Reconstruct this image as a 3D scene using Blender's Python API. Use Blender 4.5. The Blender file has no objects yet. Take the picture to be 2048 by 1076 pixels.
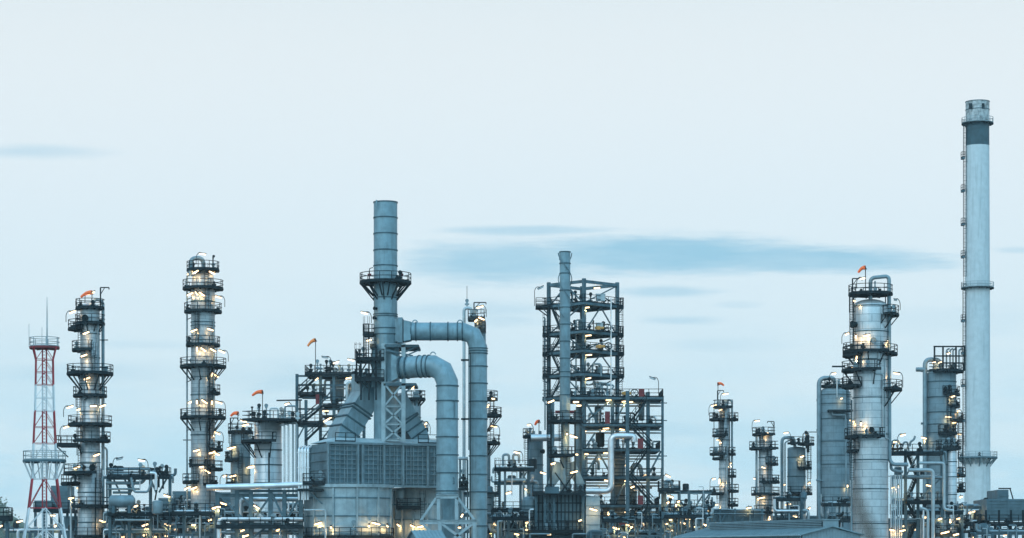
import bpy, math, random
from mathutils import Vector, Matrix
random.seed(7)
HAZE = .0001; F = 4836.0; HZ = 1120.0; CZ = 1.7; CX = 1024.0      # lens in pixels, horizon row, eye height
V = Vector; R = math.radians
sc = bpy.context.scene
col = sc.collection

# ------------------------------------------------------------------ materials
def nodes_of(m):
    m.use_nodes = True
    nt = m.node_tree; nt.nodes.clear()
    return nt
class NB:
    """small node builder"""
    def __init__(s, nt): s.nt = nt
    def n(s, typ, **kw):
        nd = s.nt.nodes.new(typ)
        for k, v in kw.items(): setattr(nd, k, v)
        return nd
    def l(s, a, b): s.nt.links.new(a, b)
    def m(s, op, a, b=None, clamp=False):
        nd = s.n('ShaderNodeMath', operation=op, use_clamp=clamp)
        for i, v in enumerate((a, b)):
            if v is None: continue
            if isinstance(v, (int, float)): nd.inputs[i].default_value = v
            else: s.l(v, nd.inputs[i])
        return nd.outputs[0]
    def mix(s, fac, a, b, blend='MIX'):
        nd = s.n('ShaderNodeMix', data_type='RGBA', blend_type=blend)
        for i, v in ((0, fac), (6, a), (7, b)):
            if isinstance(v, (int, float)): nd.inputs[i].default_value = v
            elif isinstance(v, tuple): nd.inputs[i].default_value = (*v, 1)
            else: s.l(v, nd.inputs[i])
        return nd.outputs[2]
    def noise(s, vec, scale, detail=3, rough=.55, stretch=None):
        if stretch:
            mp = s.n('ShaderNodeMapping'); s.l(vec, mp.inputs[0]); mp.inputs[3].default_value = stretch; vec = mp.outputs[0]
        nd = s.n('ShaderNodeTexNoise'); s.l(vec, nd.inputs['Vector'])
        nd.inputs['Scale'].default_value = scale; nd.inputs['Detail'].default_value = detail; nd.inputs['Roughness'].default_value = rough
        return nd.outputs[0]
    def ramp(s, fac, lo, hi):
        nd = s.n('ShaderNodeMapRange', clamp=True); nd.interpolation_type = 'SMOOTHSTEP'
        s.l(fac, nd.inputs[0]); nd.inputs[1].default_value = lo; nd.inputs[2].default_value = hi
        return nd.outputs[0]

def mat(name, c, rough=.6, metal=0., var=.25, streak=0., stain=None, seams=None, rib=None, emit=None, scale=1., spec=.3):
    m = bpy.data.materials.new(name); nt = nodes_of(m); b = NB(nt)
    out = b.n('ShaderNodeOutputMaterial'); p = b.n('ShaderNodeBsdfPrincipled'); b.l(p.outputs[0], out.inputs[0])
    tc = b.n('ShaderNodeTexCoord'); oc = tc.outputs['Object']
    n1 = b.noise(oc, .9 * scale, 4, .6)
    dark = tuple(x * (1 - var) for x in c); light = tuple(min(1, x * (1 + var)) for x in c)
    cc = b.mix(b.ramp(n1, .3, .7), dark, light)
    if streak:
        n2 = b.noise(oc, 1.0, 3, .6, (2.2, 2.2, .12))
        cc = b.mix(b.m('MULTIPLY', b.ramp(n2, .5, .75), streak), cc, tuple(x * .45 for x in c))
    if stain:
        n3 = b.noise(oc, .35, 5, .7, (1.6, 1.6, .5))
        cc = b.mix(b.m('MULTIPLY', b.ramp(n3, .52, .72), stain[3]), cc, tuple(stain[:3]))
    bump_h = n1; bs = .05
    if seams:                                             # sheet cladding round a vertical axis: (sheet length, sheet height)
        sx = b.n('ShaderNodeSeparateXYZ'); b.l(oc, sx.inputs[0])
        ang = b.m('ARCTAN2', sx.outputs[1], sx.outputs[0])
        cv = b.n('ShaderNodeCombineXYZ'); b.l(b.m('MULTIPLY', ang, seams[2]), cv.inputs[0]); b.l(sx.outputs[2], cv.inputs[1])
        br = b.n('ShaderNodeTexBrick'); b.l(cv.outputs[0], br.inputs['Vector'])
        br.inputs['Scale'].default_value = 1; br.inputs['Brick Width'].default_value = seams[0]; br.inputs['Row Height'].default_value = seams[1]
        br.inputs['Mortar Size'].default_value = seams[3] if len(seams) > 3 else .035; br.inputs['Mortar Smooth'].default_value = .3
        br.inputs['Color1'].default_value = (.86, .86, .86, 1); br.inputs['Color2'].default_value = (1, 1, 1, 1); br.inputs['Mortar'].default_value = (.36, .4, .42, 1)
        cc = b.mix(1., cc, br.outputs[0], 'MULTIPLY')
        bump_h = b.m('ADD', b.m('MULTIPLY', br.outputs[1], -1.), b.m('MULTIPLY', n1, .25)); bs = .25
    b.l(cc, p.inputs['Base Color'])
    p.inputs['Metallic'].default_value = metal; p.inputs['Specular IOR Level'].default_value = spec
    b.l(b.m('ADD', b.m('MULTIPLY', n1, .25), rough - .12, True), p.inputs['Roughness'])
    bp = b.n('ShaderNodeBump'); bp.inputs['Strength'].default_value = bs; bp.inputs['Distance'].default_value = .05
    b.l(bump_h, bp.inputs['Height']); b.l(bp.outputs[0], p.inputs['Normal'])
    if emit:
        p.inputs['Emission Color'].default_value = (*emit[:3], 1); p.inputs['Emission Strength'].default_value = emit[3]
    return m

M = {}
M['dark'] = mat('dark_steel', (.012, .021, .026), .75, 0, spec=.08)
M['steel'] = mat('grey_painted_steel', (.062, .112, .138), .65, 0, streak=.4, spec=.15)
M['bandpaint'] = mat('band_paint', (.045, .085, .105), .7, 0, spec=.15)
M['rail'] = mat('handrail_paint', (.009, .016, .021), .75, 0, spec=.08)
M['palerail'] = mat('pale_galvanised_rail', (.22, .29, .32), .5, .4)
M['duct'] = mat('blue_grey_duct_paint', (.15, .245, .29), .5, .2, var=.16, streak=.45, stain=(.085, .125, .14, .6))
M['furnace'] = mat('furnace_casing_paint', (.24, .325, .36), .6, .1, var=.16, streak=.4, stain=(.33, .38, .40, .5))
M['ribs'] = mat('rib_paint', (.125, .19, .22), .65, 0, var=.2, streak=.4)
M['casing'] = mat('grey_rib_casing', (.075, .135, .165), .7, 0, var=.18, streak=.4)
M['clad'] = mat('aluminium_cladding', (.40, .465, .50), .42, .45, var=.12, streak=.3, seams=(2.4, .95, 2.2))
M['cladfine'] = mat('aluminium_cladding_fine', (.29, .345, .375), .42, .4, var=.14, streak=.4, seams=(2.0, .55, 1.6, .03))
M['cladgrey'] = mat('weathered_cladding', (.13, .20, .235), .6, .2, var=.12, streak=.45, seams=(2.4, 1.1, 2.2, .02))
M['silver'] = mat('silver_pipe_jacket', (.58, .62, .65), .36, .65, var=.12, streak=.15)
M['pipe'] = mat('grey_pipe_jacket', (.155, .225, .26), .5, .3, var=.2, streak=.25)
M['palepipe'] = mat('pale_pipe_jacket', (.31, .385, .42), .5, .3, var=.15, streak=.2)
M['red'] = mat('red_paint', (.25, .022, .035), .55)
M['white'] = mat('white_paint', (.46, .53, .57), .5, var=.1)
M['redpanel'] = mat('red_panel', (.14, .022, .028), .6)
M['orange'] = mat('orange_fabric', (.85, .16, .05), .8, var=.12, scale=3)
M['amber'] = mat('faded_orange_fabric', (.80, .25, .07), .8, var=.2, scale=3)
M['yellow'] = mat('yellow_ochre_paint', (.42, .24, .07), .6)
M['concrete'] = mat('pale_chimney_concrete', (.44, .50, .525), .8, var=.06, streak=.35, stain=(.25, .33, .37, .3))
M['soot'] = mat('black_band_paint', (.035, .075, .095), .7, var=.2, streak=.2)
M['patchy'] = mat('patchy_chimney_steel', (.30, .33, .34), .6, .3, var=.45, streak=.6, scale=1.5)
M['roof'] = mat('metal_roof_sheet', (.15, .235, .275), .5, .2, var=.1, streak=.3)
M['wall'] = mat('metal_wall_sheet', (.17, .25, .29), .6, .1, var=.1, streak=.2)
M['tube'] = mat('lit_lamp_tube', (.9, .8, .6), .4, 0, 0, emit=(1., .66, .34, 2.4))
M['tube2'] = mat('lit_lamp_tube_pale', (.9, .85, .75), .4, 0, 0, emit=(1., .78, .50, 1.8))
M['glassoff'] = mat('unlit_lamp_cover', (.35, .42, .45), .4, 0, .1)
M['ground'] = mat('packed_earth', (.13, .13, .11), .95, 0, .3, scale=.3)
M['asphalt'] = mat('asphalt', (.05, .052, .055), .9, 0, .25)
M['leaf'] = mat('tree_foliage', (.045, .075, .04), .8, 0, .4)
M['bark'] = mat('bark', (.08, .06, .045), .9)

# ------------------------------------------------------------------ mesh builder
class MB:
    def __init__(s, xf=None): s.v = []; s.f = []; s.sm = []; s.xf = xf
    def add(s, vs, fs, smooth=False):
        o = len(s.v)
        s.v += [tuple(s.xf @ V(p)) for p in vs] if s.xf else [tuple(p) for p in vs]
        s.f += [tuple(i + o for i in f) for f in fs]; s.sm += [smooth] * len(fs)
        return s
    def box(s, c, d, rz=0.):
        c = V(c); ca, sa = math.cos(rz), math.sin(rz); vs = []
        for x in (-.5, .5):
            for y in (-.5, .5):
                for z in (-.5, .5):
                    a, b = x * d[0], y * d[1]; vs.append((c.x + a * ca - b * sa, c.y + a * sa + b * ca, c.z + z * d[2]))
        return s.add(vs, [(0, 1, 3, 2), (4, 6, 7, 5), (0, 4, 5, 1), (2, 3, 7, 6), (0, 2, 6, 4), (1, 5, 7, 3)])
    def bar(s, p, q, w, h=None):
        p, q = V(p), V(q); h = h or w; d = (q - p)
        if d.length < 1e-6: return s
        d.normalize(); up = V((0, 0, 1)) if abs(d.z) < .95 else V((0, 1, 0))
        a = d.cross(up).normalized() * (w / 2); b = a.cross(d).normalized() * (h / 2)
        vs = [e + i * a + j * b for e in (p, q) for i, j in ((-1, -1), (1, -1), (1, 1), (-1, 1))]
        return s.add(vs, [(3, 2, 1, 0), (4, 5, 6, 7), (0, 1, 5, 4), (1, 2, 6, 5), (2, 3, 7, 6), (3, 0, 4, 7)])
    def hbeam(s, p, q, w, h):
        p, q = V(p), V(q); d = (q - p).normalized()
        up = V((0, 0, 1)) if abs(d.z) < .95 else V((0, -1, 0))
        a = d.cross(up).normalized(); b = a.cross(d).normalized(); t = h * .16
        s.bar(p + b * (h - t) / 2, q + b * (h - t) / 2, w, t) if abs(d.z) < .95 else None
        if abs(d.z) >= .95:
            for sg in (-1, 1): s.box(((p + q) / 2) + V((0, sg * (h - t) / 2, 0)), (w, t, (q - p).length))
            s.box((p + q) / 2, (w * .3, h - 2 * t, (q - p).length))
        else:
            s.bar(p - b * (h - t) / 2, q - b * (h - t) / 2, w, t); s.bar(p, q, w * .3, h - 2 * t)
        return s
    def tube(s, path, r, n=10, caps=True, rads=None):
        pts = [V(p) for p in path]; rings = []; t0 = (pts[1] - pts[0]).normalized()
        u = t0.orthogonal().normalized(); prev = t0
        for i, p in enumerate(pts):
            if i == 0: t = t0; k = 1
            elif i == len(pts) - 1: t = (p - pts[i - 1]).normalized()
            else: t = ((p - pts[i - 1]).normalized() + (pts[i + 1] - p).normalized()).normalized()
            u = prev.rotation_difference(t) @ u; u = (u - t * u.dot(t)).normalized(); prev = t
            w = t.cross(u); rr = rads[i] if rads else r
            rings.append([p + (u * math.cos(2 * math.pi * j / n) + w * math.sin(2 * math.pi * j / n)) * rr for j in range(n)])
        o = len(s.v); s.add([q for rg in rings for q in rg], [(i * n + j, i * n + (j + 1) % n, (i + 1) * n + (j + 1) % n, (i + 1) * n + j) for i in range(len(rings) - 1) for j in range(n)], True)
        if caps: s.add(rings[0], [tuple(range(n))[::-1]]); s.add(rings[-1], [tuple(range(n))])
        return s
    def lathe(s, prof, c=(0, 0, 0), n=40, smooth=True, caps=True):
        c = V(c); vs = [c + V((r * math.cos(2 * math.pi * j / n), r * math.sin(2 * math.pi * j / n), z)) for r, z in prof for j in range(n)]
        s.add(vs, [(i * n + j, i * n + (j + 1) % n, (i + 1) * n + (j + 1) % n, (i + 1) * n + j) for i in range(len(prof) - 1) for j in range(n)], smooth)
        if caps:
            s.add(vs[:n], [tuple(range(n))[::-1]]); s.add(vs[-n:], [tuple(range(n))])
        return s
    def ring(s, z, r, h=.12, w=.1, c=(0, 0), n=40):
        return s.lathe([(r - .02, z - h / 2), (r + w, z - h / 2), (r + w, z + h / 2), (r - .02, z + h / 2)], (c[0], c[1], 0), n, False, False)
    def rsweep(s, path, wi, wd, dax, caps=True):
        """rectangular duct; dax = depth axis, wi = width across the path, wd = size along dax; wi may be a list"""
        pts = [V(p) for p in path]; dax = V(dax).normalized(); rg = []
        for i, p in enumerate(pts):
            if i == 0: t = pts[1] - p; k = 1
            elif i == len(pts) - 1: t = p - pts[i - 1]; k = 1
            else:
                a, b = (p - pts[i - 1]).normalized(), (pts[i + 1] - p).normalized(); t = a + b; k = 1 / max(.4, (t.normalized()).dot(b))
            nn = t.normalized().cross(dax).normalized() * (k * (wi[i] if isinstance(wi, (list, tuple)) else wi) / 2); dd = dax * (wd[i] if isinstance(wd, (list, tuple)) else wd) / 2
            rg += [p - nn - dd, p + nn - dd, p + nn + dd, p - nn + dd]
        s.add(rg, [(4 * i + j, 4 * i + (j + 1) % 4, 4 * i + 4 + (j + 1) % 4, 4 * i + 4 + j) for i in range(len(pts) - 1) for j in range(4)])
        if caps: s.add(rg[:4], [(3, 2, 1, 0)]); s.add(rg[-4:], [(0, 1, 2, 3)])
        return s
    def build(s, name, m, parent=None, **kw):
        me = bpy.data.meshes.new(name); me.from_pydata(s.v, [], s.f); me.materials.append(M[m] if isinstance(m, str) else m)
        me.polygons.foreach_set('use_smooth', s.sm); me.update()
        o = bpy.data.objects.new(name, me); col.objects.link(o); o.parent = parent
        for k, v in kw.items(): o[k] = v
        return o

def fillet(path, rad, n=6):
    pts = [V(p) for p in path]; out = [pts[0]]
    for i in range(1, len(pts) - 1):
        a, b, c = pts[i - 1], pts[i], pts[i + 1]; u = (a - b); w = (c - b); rr = min(rad, u.length * .49, w.length * .49)
        u.normalize(); w.normalize()
        for k in range(n + 1):
            t = k / n; p = b + u * rr; q = b + w * rr
            out.append(p * (1 - t) ** 2 + b * 2 * t * (1 - t) + q * t * t)
    out.append(pts[-1]); return out

RAILW = .078
def railing(mb, pts, h=1.1, closed=False, step=1.35):
    pts = [V(p) for p in pts]; 
    if closed: pts = pts + [pts[0]]
    for p, q in zip(pts, pts[1:]):
        for z in (h, h * .52): mb.bar(p + V((0, 0, z)), q + V((0, 0, z)), RAILW)
        mb.bar(p + V((0, 0, .09)), q + V((0, 0, .09)), .03, .16)
    acc = step
    for p, q in zip(pts, pts[1:]):
        L = (q - p).length; d = 0
        while acc + 0 <= L or acc >= step:
            if acc >= step and d == 0: acc = 0; mb.bar(p, p + V((0, 0, h)), RAILW)
            nxt = step - acc
            if d + nxt > L: break
            d += nxt; acc = 0; pp = p.lerp(q, d / L); mb.bar(pp, pp + V((0, 0, h)), RAILW)
        acc += L - d
    mb.bar(pts[-1], pts[-1] + V((0, 0, h)), RAILW)

LAMPS = []
class T:
    """one top-level thing standing at pixel column cx, D metres from the lens plane"""
    def __init__(s, name, label, cat, cx, D, group=None, rz=0.):
        s.e = bpy.data.objects.new(name, None); col.objects.link(s.e); s.e.empty_display_size = .5
        s.cx = cx; s.D = D; s.s = D / F; s.X = (cx - CX) * D / F; s.r = 0
        s.e.location = (s.X, D, 0); s.e['label'] = label; s.e['category'] = cat
        if group: s.e['group'] = group
    def P(s, x, y, d=0.):
        k = (s.D + d) / F; return V(((x - CX) * k - s.X, d, CZ + (HZ - y) * k))
    def z(s, y): return CZ + (HZ - y) * s.s
    def shell(s, prof, m='cladfine', bands=(), dome=None, name='shell', cx=None, d=0., n=44, main=True, domeb=None):
        c = s.P(cx if cx is not None else s.cx, 0, d); c.z = 0; k = s.s
        pr = [(r * k, s.z(y)) for y, r in prof]
        pr.sort(key=lambda a: a[1])
        if dome:
            r, z = pr[-1]
            pr += [(r * math.cos(a), z + r * dome * math.sin(a)) for a in (R(18), R(36), R(54), R(70), R(82))]
        if domeb:
            r, z = pr[0]
            pr = [(r * math.cos(a), z - r * domeb * math.sin(a)) for a in (R(82), R(70), R(54), R(36), R(18))] + pr
        mb = MB(); mb.lathe(pr, c, n); bl = []
        rr = prof[0][1] * k
        for y in bands:
            zz = s.z(y); rb = next((a[0] + (b[0] - a[0]) * (zz - a[1]) / max(1e-6, b[1] - a[1]) for a, b in zip(pr, pr[1:]) if a[1] <= zz <= b[1]), rr)
            bl.append(MB().ring(zz, rb, .13, .07, (c.x, c.y), n))
        o = mb.build(name, m, s.e)
        for q in bl: q.build('band', 'bandpaint', s.e)
        if main: s.r = max(p[1] for p in prof)
        return o
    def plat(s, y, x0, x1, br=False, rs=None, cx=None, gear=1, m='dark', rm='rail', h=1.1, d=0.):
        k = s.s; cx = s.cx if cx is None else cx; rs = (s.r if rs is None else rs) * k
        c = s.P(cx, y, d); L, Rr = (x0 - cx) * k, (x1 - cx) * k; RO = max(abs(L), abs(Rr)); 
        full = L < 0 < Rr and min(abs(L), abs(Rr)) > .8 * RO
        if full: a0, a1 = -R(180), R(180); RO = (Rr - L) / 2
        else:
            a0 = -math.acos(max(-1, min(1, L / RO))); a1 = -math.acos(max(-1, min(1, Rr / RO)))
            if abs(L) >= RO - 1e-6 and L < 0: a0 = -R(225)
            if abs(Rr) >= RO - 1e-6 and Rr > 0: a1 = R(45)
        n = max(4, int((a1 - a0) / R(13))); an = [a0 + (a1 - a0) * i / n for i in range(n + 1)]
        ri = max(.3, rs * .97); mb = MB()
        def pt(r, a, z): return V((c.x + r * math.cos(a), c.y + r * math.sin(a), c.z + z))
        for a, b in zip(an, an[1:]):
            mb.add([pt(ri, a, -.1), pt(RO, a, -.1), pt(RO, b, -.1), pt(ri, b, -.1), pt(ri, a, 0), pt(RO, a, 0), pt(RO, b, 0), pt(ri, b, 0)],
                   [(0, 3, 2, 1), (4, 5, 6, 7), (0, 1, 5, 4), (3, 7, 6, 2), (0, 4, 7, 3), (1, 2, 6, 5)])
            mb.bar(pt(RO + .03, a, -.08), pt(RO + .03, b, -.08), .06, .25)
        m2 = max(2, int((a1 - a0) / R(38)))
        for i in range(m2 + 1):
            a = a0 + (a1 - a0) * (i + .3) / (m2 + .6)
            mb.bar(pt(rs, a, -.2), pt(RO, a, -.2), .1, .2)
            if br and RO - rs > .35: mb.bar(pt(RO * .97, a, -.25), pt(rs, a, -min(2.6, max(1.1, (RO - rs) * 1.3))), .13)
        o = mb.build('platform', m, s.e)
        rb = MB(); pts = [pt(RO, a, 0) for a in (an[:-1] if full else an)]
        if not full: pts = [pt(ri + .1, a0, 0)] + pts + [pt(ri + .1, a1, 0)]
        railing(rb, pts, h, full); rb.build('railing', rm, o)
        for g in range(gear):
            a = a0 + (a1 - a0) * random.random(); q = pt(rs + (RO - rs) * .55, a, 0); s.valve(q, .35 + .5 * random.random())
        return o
    def valve(s, q, h=.6, m=None):
        mb = MB(); k = random.random()
        mb.tube([q, q + V((0, 0, h))], .09, 6); mb.tube([q + V((-.3, 0, h * .5)), q + V((.3, 0, h * .5))], .13, 7)
        mb.box(q + V((0, 0, h * .5)), (.34, .34, .3)); mb.box(q + V((0, 0, h)), (.3, .3, .22))
        if k > .4: mb.tube([q + V((0, -.05, h + .25)), q + V((0, .05, h + .25))], .26, 10)
        return mb.build('valve', m or ('dark' if k < .7 else 'pipe'), s.e)
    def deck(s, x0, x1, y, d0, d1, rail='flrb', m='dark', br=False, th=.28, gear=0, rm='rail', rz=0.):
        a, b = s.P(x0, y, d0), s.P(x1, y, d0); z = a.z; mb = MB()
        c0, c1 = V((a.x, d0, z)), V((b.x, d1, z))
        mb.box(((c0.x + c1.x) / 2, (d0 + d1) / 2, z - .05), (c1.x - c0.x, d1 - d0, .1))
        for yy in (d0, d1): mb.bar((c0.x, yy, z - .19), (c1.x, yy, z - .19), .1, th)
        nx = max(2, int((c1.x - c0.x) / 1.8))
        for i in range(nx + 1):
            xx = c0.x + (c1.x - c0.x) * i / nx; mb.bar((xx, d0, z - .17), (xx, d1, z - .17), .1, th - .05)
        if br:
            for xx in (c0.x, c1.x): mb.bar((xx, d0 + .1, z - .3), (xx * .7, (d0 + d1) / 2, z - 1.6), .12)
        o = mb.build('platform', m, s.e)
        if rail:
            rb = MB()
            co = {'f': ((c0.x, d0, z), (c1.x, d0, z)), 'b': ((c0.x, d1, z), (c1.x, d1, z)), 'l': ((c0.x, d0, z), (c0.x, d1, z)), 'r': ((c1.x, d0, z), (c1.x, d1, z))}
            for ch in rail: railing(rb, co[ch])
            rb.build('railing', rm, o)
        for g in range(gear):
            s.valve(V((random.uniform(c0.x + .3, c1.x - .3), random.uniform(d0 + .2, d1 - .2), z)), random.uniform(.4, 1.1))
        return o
    def ladder(s, x, y0, y1, d=None, cage=True, m='rail'):
        if d is None: d = -s.depth(x) - .25
        a, b = s.P(x, y1, d), s.P(x, y0, d); mb = MB()
        for sg in (-.24, .24): mb.bar(a + V((sg, 0, 0)), b + V((sg, 0, 0)), .07)
        n = int((b.z - a.z) / .32)
        for i in range(n): 
            z = a.z + i * .32; mb.bar((a.x - .24, d, z), (a.x + .24, d, z), .045)
        if cage:
            h = a.z + 2.3
            while h < b.z + .9:
                mb.tube([(a.x + .38 * math.cos(t), d - .35 + .38 * math.sin(t), h) for t in [R(v) for v in (40, 0, -45, -90, -135, -180, -220)]], .03, 4); h += .95
            for t in (0, -60, -120, -180): mb.bar((a.x + .38 * math.cos(R(t)), d - .35 + .38 * math.sin(R(t)), a.z + 2.3), (a.x + .38 * math.cos(R(t)), d - .35 + .38 * math.sin(R(t)), b.z + .9), .045)
        return mb.build('ladder', m, s.e)
    def depth(s, x, cx=None):
        dx = abs(x - (s.cx if cx is None else cx)); return math.sqrt(max(0, s.r ** 2 - dx ** 2)) * s.s
    def pipe(s, path, r, m='pipe', fr=None, name='pipe', n=12, flanges=()):
        pts = [s.P(*p) for p in path]; rr = r * s.s; mb = MB()
        mb.tube(fillet(pts, fr * s.s if fr else rr * 2.4), rr, n)
        for (x, y, d, ax) in flanges:
            p = s.P(x, y, d); w = V((0, 0, .06)) if ax == 'z' else V((.06, 0, 0)); mb.tube([p - w, p + w], rr + .1, n)
        return mb.build(name, m, s.e)
    def beam(s, p, q, w=.22, m='steel', name='beam', h=None):
        mb = MB(); a, b = s.P(*p), s.P(*q)
        if name in ('post', 'beam') and w >= .2: mb.hbeam(a, b, w, h or w)
        else: mb.bar(a, b, w, h)
        return mb.build(name, m, s.e)
    def davit(s, x, y0, y1, xa, d=-.5, m='rail'):
        a, b = s.P(x, y0, d), s.P(x, y1, d); e = s.P(xa, y1, d); mb = MB()
        mb.bar(a, b, .16); mb.bar(b, e, .13); mb.bar(b - V((0, 0, .9)), b + (e - b) * .5, .09); mb.bar(e, e - V((0, 0, .25)), .12)
        return mb.build('davit', m, s.e)
    def lamp(s, x, y, ang=18, d=None, pole=0, L=15, e=1., lit=True, ph=20, pale=False):
        inside = abs(x - s.cx) < s.r
        if d is None: d = -(s.depth(x) + .75) if inside else -.3
        c = s.P(x, y, d); u = V((math.cos(R(ang)), -.25, math.sin(R(ang)))).normalized(); h = L * .9 * s.s / 2
        mb = MB(); mb.bar(c - u * (h + .05) + V((0, .05, .14)), c + u * (h + .05) + V((0, .05, .14)), .24, .1)
        if pole:
            q = c + V((pole * (h + .1), 0, .05)); top = q + V((pole * .3, 0, 0)); base = s.P(x, y + ph, d); base.x = top.x
            mb.tube(fillet([c + V((0, 0, .12)), q + V((0, 0, .15)), top + V((0, 0, -.35)), base], .3, 4), .045, 6)
        else:
            mb.bar(c + V((0, .1, .12)), c + V((0, .75 if inside else .5, .35)), .08)
        o = mb.build('lamp', 'rail', s.e)
        MB().tube([c - u * h, c - u * h * .96, c + u * h * .96, c + u * h], .11, 8, True, [.06, .11, .11, .06]).build('tube', ('tube2' if pale else 'tube') if lit else 'glassoff', o)
        if lit:
            ld = bpy.data.lights.new('lamp_light', 'POINT'); ld.energy = 50 * e; ld.color = (1., .55, .22); ld.shadow_soft_size = 0.
            lo = bpy.data.objects.new('lamp_light', ld); col.objects.link(lo); lo.parent = s.e; lo.location = c + V((0, -.1, -.45)); LAMPS.append(lo)
        return o
    def stair(s, x0, y0, x1, y1, d, w=.8, m='dark'):
        a, b = s.P(x0, y0, d), s.P(x1, y1, d); mb = MB(); n = max(4, int(abs(b.z - a.z) / .24))
        for dy in (0, w):
            o = V((0, dy, 0)); mb.bar(a + o, b + o, .07, .26); mb.bar(a + o + V((0, 0, 1.)), b + o + V((0, 0, 1.)), .07); mb.bar(a + o + V((0, 0, .55)), b + o + V((0, 0, .55)), .05)
            for i in range(0, n + 1, 4): p = a.lerp(b, i / n) + o; mb.bar(p, p + V((0, 0, 1.)), .06)
        for i in range(n):
            p = a.lerp(b, (i + .5) / n) + V((0, w / 2, 0)); mb.box(p, (.28, w, .04))
        return mb.build('stair', m, s.e)
    def manhole(s, x, y, r, m='dark', d=None):
        d = -s.depth(x) - .1 if d is None else d; c = s.P(x, y, d); rr = r * s.s; c0 = s.P(s.cx, y, 0); n = (c - c0); n.z = 0; n.normalize(); mb = MB()
        mb.tube([c - n * .4, c + n * .25], rr * .82, 18); mb.tube([c + n * .18, c + n * .3], rr, 18)
        w = n.cross(V((0, 0, 1)))
        mb.tube([c + n * .36 + (w * math.cos(t) + V((0, 0, 1)) * math.sin(t)) * rr * .98 for t in [R(i * 24) for i in range(16)]], .06, 5)
        return mb.build('manhole', m, s.e)

def box_thing(name, label, cat, x, y, D, w, d, h, m='palepipe', legs=True, group=None):
    """a cabinet on two short posts; x,y = bottom centre pixel"""
    t = T(name, label, cat, x, D, group); z = t.z(y); lg = .35 if legs else 0
    t.e.location.z = z
    mb = MB(); mb.box((0, 0, lg + h / 2), (w, d, h)); mb.box((0, 0, lg + h + .02), (w + .14, d + .14, .06)); mb.build('body', m, t.e)
    MB().box((0, -d / 2 - .02, lg + h * .5), (w * .8, .04, h * .8)).build('door', m, t.e)
    if legs:
        for sg in (-1, 1): MB().bar((sg * w * .35, 0, 0), (sg * w * .35, 0, lg + .02), .1).build('leg', 'rail', t.e)
    return t
def actuator(x, y, D, label, wheel=1, group='ochre valve actuators'):
    t = T('valve_actuator', label, 'valve actuator', x, D, group); t.e.location.z = t.z(y)
    mb = MB(); mb.tube([(-1., 0, .5), (.3, 0, .5)], .2, 10); mb.box((-.5, 0, .5), (.5, .5, .5)); mb.build('body', 'yellow', t.e)
    MB().box((-.4, 0, .13), (.9, .4, .26)).build('base', 'dark', t.e)
    mb = MB(); q = V((.75, -.1, .55)); mb.tube([q + V((math.cos(a), 0, math.sin(a))) * .5 for a in [R(i * 20) for i in range(19)]], .07, 5); mb.tube([q, q + V((-.6, .1, 0))], .07, 6)
    for a in (0, 60, 120): mb.bar(q - V((math.cos(R(a)), 0, math.sin(R(a)))) * .5, q + V((math.cos(R(a)), 0, math.sin(R(a)))) * .5, .05)
    mb.build('handwheel', 'dark', t.e)
def panel_thing(x, y, D, w, h, label, m='redpanel'):
    t = T('equipment_cabinet', label, 'cabinet', x, D, 'red equipment cabinets'); t.e.location.z = t.z(y); k = t.s
    W, H = w * k, h * k
    MB().box((0, 0, H / 2), (W, .45, H)).build('body', m, t.e); MB().box((0, -.245, H * .52), (W * .84, .04, H * .86)).build('door', m, t.e)
    MB().box((W * .3, -.28, H * .5), (.06, .05, .22)).build('handle', 'dark', t.e)
def windsock(x, y, x2, y2, D, yb, label, m='orange', d=-.6):
    t = T('windsock', label, 'windsock', x, D, 'windsocks on the plant'); t.e.location.y = D + d; k = (D + d) / F
    t.e.location.z = CZ + (HZ - yb) * k; zz = t.e.location.z; t.e.location.x = (x - CX) * k
    top = CZ + (HZ - y) * k - zz
    MB().tube([(0, 0, 0), (0, 0, top + .15)], .055, 6).build('pole', 'rail', t.e)
    e = V(((x2 - x) * k, .3, (y - y2) * k)); mb = MB(); n = 14
    pts = []; rads = []
    for i in range(7):
        a = i / 6; pts.append(V((0, 0, top)) + e * a + V((0, 0, .22 * math.sin(a * 3.1)))); rads.append(.28 * (1 - .5 * a) * (1 + .06 * (i % 2)))
    mb.tube(pts, 1, 14, False, rads)
    o = mb.build('sock', m, t.e)
    mb = MB(); w = e.normalized(); u = w.orthogonal().normalized(); v = w.cross(u)
    mb.tube([V((0, 0, top)) + (u * math.cos(R(i * 24)) + v * math.sin(R(i * 24))) * .3 for i in range(16)], .03, 5); mb.build('ring', 'rail', t.e)

# ------------------------------------------------------------------ camera, world, sun
cam = bpy.data.cameras.new('camera'); co = bpy.data.objects.new('camera', cam); col.objects.link(co)
cam.sensor_width = 36; cam.lens = 36 * F / 2048; cam.shift_y = (HZ - 538) / 2048; cam.clip_end = 9000; cam.clip_start = .5; cam.dof.use_dof = True; cam.dof.focus_distance = 312; cam.dof.aperture_fstop = 1.9
co.location = (0, 0, CZ); co.rotation_euler = (R(90), 0, 0); sc.camera = co
sc.render.resolution_x = 1024; sc.render.resolution_y = 538
sc.view_settings.view_transform = 'Standard'; sc.view_settings.look = 'None'; sc.view_settings.exposure = 0; sc.view_settings.gamma = 1
SUN_EL, SUN_AZ = R(32), R(215)           # azimuth clockwise from +Y: behind the lens, to the left
sd = bpy.data.lights.new('sun', 'SUN'); sd.energy = .7; sd.angle = R(25); sd.color = (1., .96, .90)
so = bpy.data.objects.new('sun', sd); col.objects.link(so)
sdir = V((math.sin(SUN_AZ) * math.cos(SUN_EL), math.cos(SUN_AZ) * math.cos(SUN_EL), math.sin(SUN_EL)))
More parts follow.
